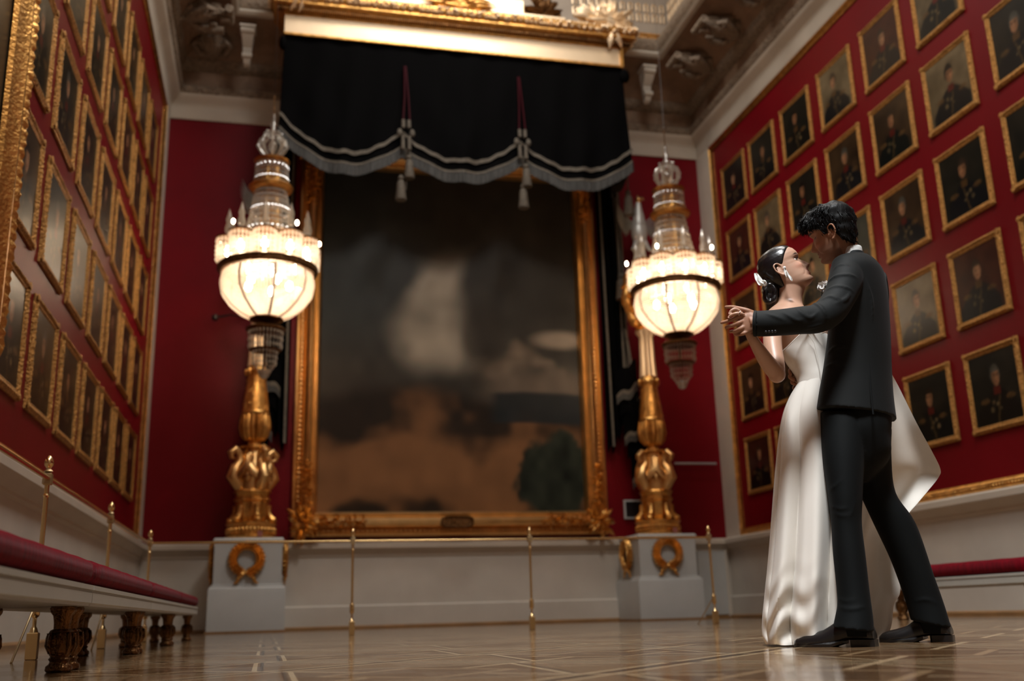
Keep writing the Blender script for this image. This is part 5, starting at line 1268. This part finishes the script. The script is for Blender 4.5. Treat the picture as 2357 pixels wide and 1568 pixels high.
mb = MB(); mb.tube([Q(1801, 809, -.028), Q(1812, 799, -.062), Q(1830, 781, -.082), Q(1849, 763, -.086)], .0022, 8); mb.tube([Q(1849, 764, -.086), Q(1868, 758, -.075), Q(1890, 768, -.07), Q(1906, 764, -.06)], .0022, 8); mb.build('neckline', 'satin', bodice)
# gown: skirt
Lf = [(1836, 884), (1828, 897), (1817, 916), (1806, 942), (1799, 968), (1794, 1000), (1789, 1045), (1785, 1090), (1781, 1140), (1777, 1195), (1773, 1250), (1768, 1310), (1762, 1370), (1757, 1425), (1757, 1462), (1766, 1484)]
nr = 90; Ls = crm(Lf, 6); mb = MB(); R = []
for k, (xl, yl) in enumerate(Ls):
    t = k/(len(Ls)-1); s_ = (yl-884)/600; xr = 1925+45*min(1, s_*3)+10*s_; yr = 884+(1466-884)*s_; dc = .065+.13*s_; h = .108+.16*min(1, s_*1.3)
    a = Q(xl, yl, dc+.03*s_); b = Q(xr, yr, dc); c = (a+b)/2; ax = (b-a)/2; ring = []
    for j in range(240):
        th = 2*PI*j/240; am = .02+.30*sm(.0, .35, s_)+.12*s_; 
        f1 = 1.7*abs(math.sin(4.5*th+.75+.25*math.sin(s_*3)+.35*math.sin(th*2)))**.7-.9; f2 = .7*math.sin(17*th+2.2*math.sin(s_*2)+.4)*s_
        m_ = sm(.0, .22, abs(math.sin(th/2-PI/2*0)) if False else abs(math.cos(th)+1))  # keep the outline on the left
        mod = 1+am*.5*(f1+.22*f2)*(.25+.75*m_)
        cr_ = 0
        if s_ > .62: cr_ = .014*sm(.66, .90, s_)*math.sin(s_*62+5*th+2.5*math.sin(th*6+s_*20))*sm(.75, .3, abs(th-4.1-.0))+.012*sm(.66, .9, s_)*math.sin(s_*55-6*th+2*math.sin(th*7))*sm(1.0, .3, abs(th-2.2))
        p = c+ax*(math.cos(th)*(1+(mod-1)*.35))-ED*(h*math.sin(th)*mod+cr_)
        if s_ > .97: p.z = max(p.z, .004)
        if k == len(Ls)-1: p.z = .006+.03*(.5+.5*math.sin(5*th+1))*abs(math.sin(th*1.5))
        p.z = max(p.z, .004); ring.append(p)
    R.append(ring)
mb.rings(R); sk = mb.build('gown_skirt', 'satin', lady)
# gown: swinging train behind his legs, a thick satin sheet
Rt = crm([(1990, 845), (2040, 850), (2062, 878), (2110, 974), (2143, 1035), (2164, 1078), (2161, 1098), (2136, 1130), (2110, 1161), (2088, 1188), (2070, 1235), (2066, 1300), (2072, 1362), (2058, 1392), (2052, 1440), (2040, 1470)], 6)
Lt = [(1930+ (1945-1930)*min(1, i/20), 850+ (1478-850)*i/(len(Rt)-1)) for i in range(len(Rt))]
def tr_pt(u, v):
    i = v*(len(Rt)-1); a = int(min(i, len(Rt)-2)); f = i-a; xr = Rt[a][0]*(1-f)+Rt[a+1][0]*f; yr = Rt[a][1]*(1-f)+Rt[a+1][1]*f; xl = Lt[a][0]*(1-f)+Lt[a+1][0]*f; yl = Lt[a][1]*(1-f)+Lt[a+1][1]*f
    d = .26+.16*sm(0, .5, v)+.03*math.sin(u*9+v*3)*sm(0, .3, v)+.10*u*math.sin(v*PI)
    p = Q(xl+(xr-xl)*u, yl+(yr-yl)*u, d); p.z = max(p.z, .006); return p
mb = MB(); mb.grid(tr_pt, 50, 90); mb.grid(lambda u, v: tr_pt(u, v)+ED*.006, 50, 90); mb.build('gown_train', 'satin', lady)
# toe of her shoe under the hem
pa = Q(1856, 1470, .10); pa.z = .0; mb = MB(); F = ER*.9-ED*.2; F.normalize(); S = EZ.cross(F)
mb.rings([[pa+F*x+S*(w__*math.cos(2*PI*j/14))+EZ*(.012+h_*(.5+.5*math.sin(2*PI*j/14))) for j in range(14)] for x, w__, h_ in ((-.10, .025, .06), (-.04, .032, .05), (.02, .036, .03), (.07, .028, .018), (.11, .004, .006))]); mb.build('shoe', 'petal', lady)
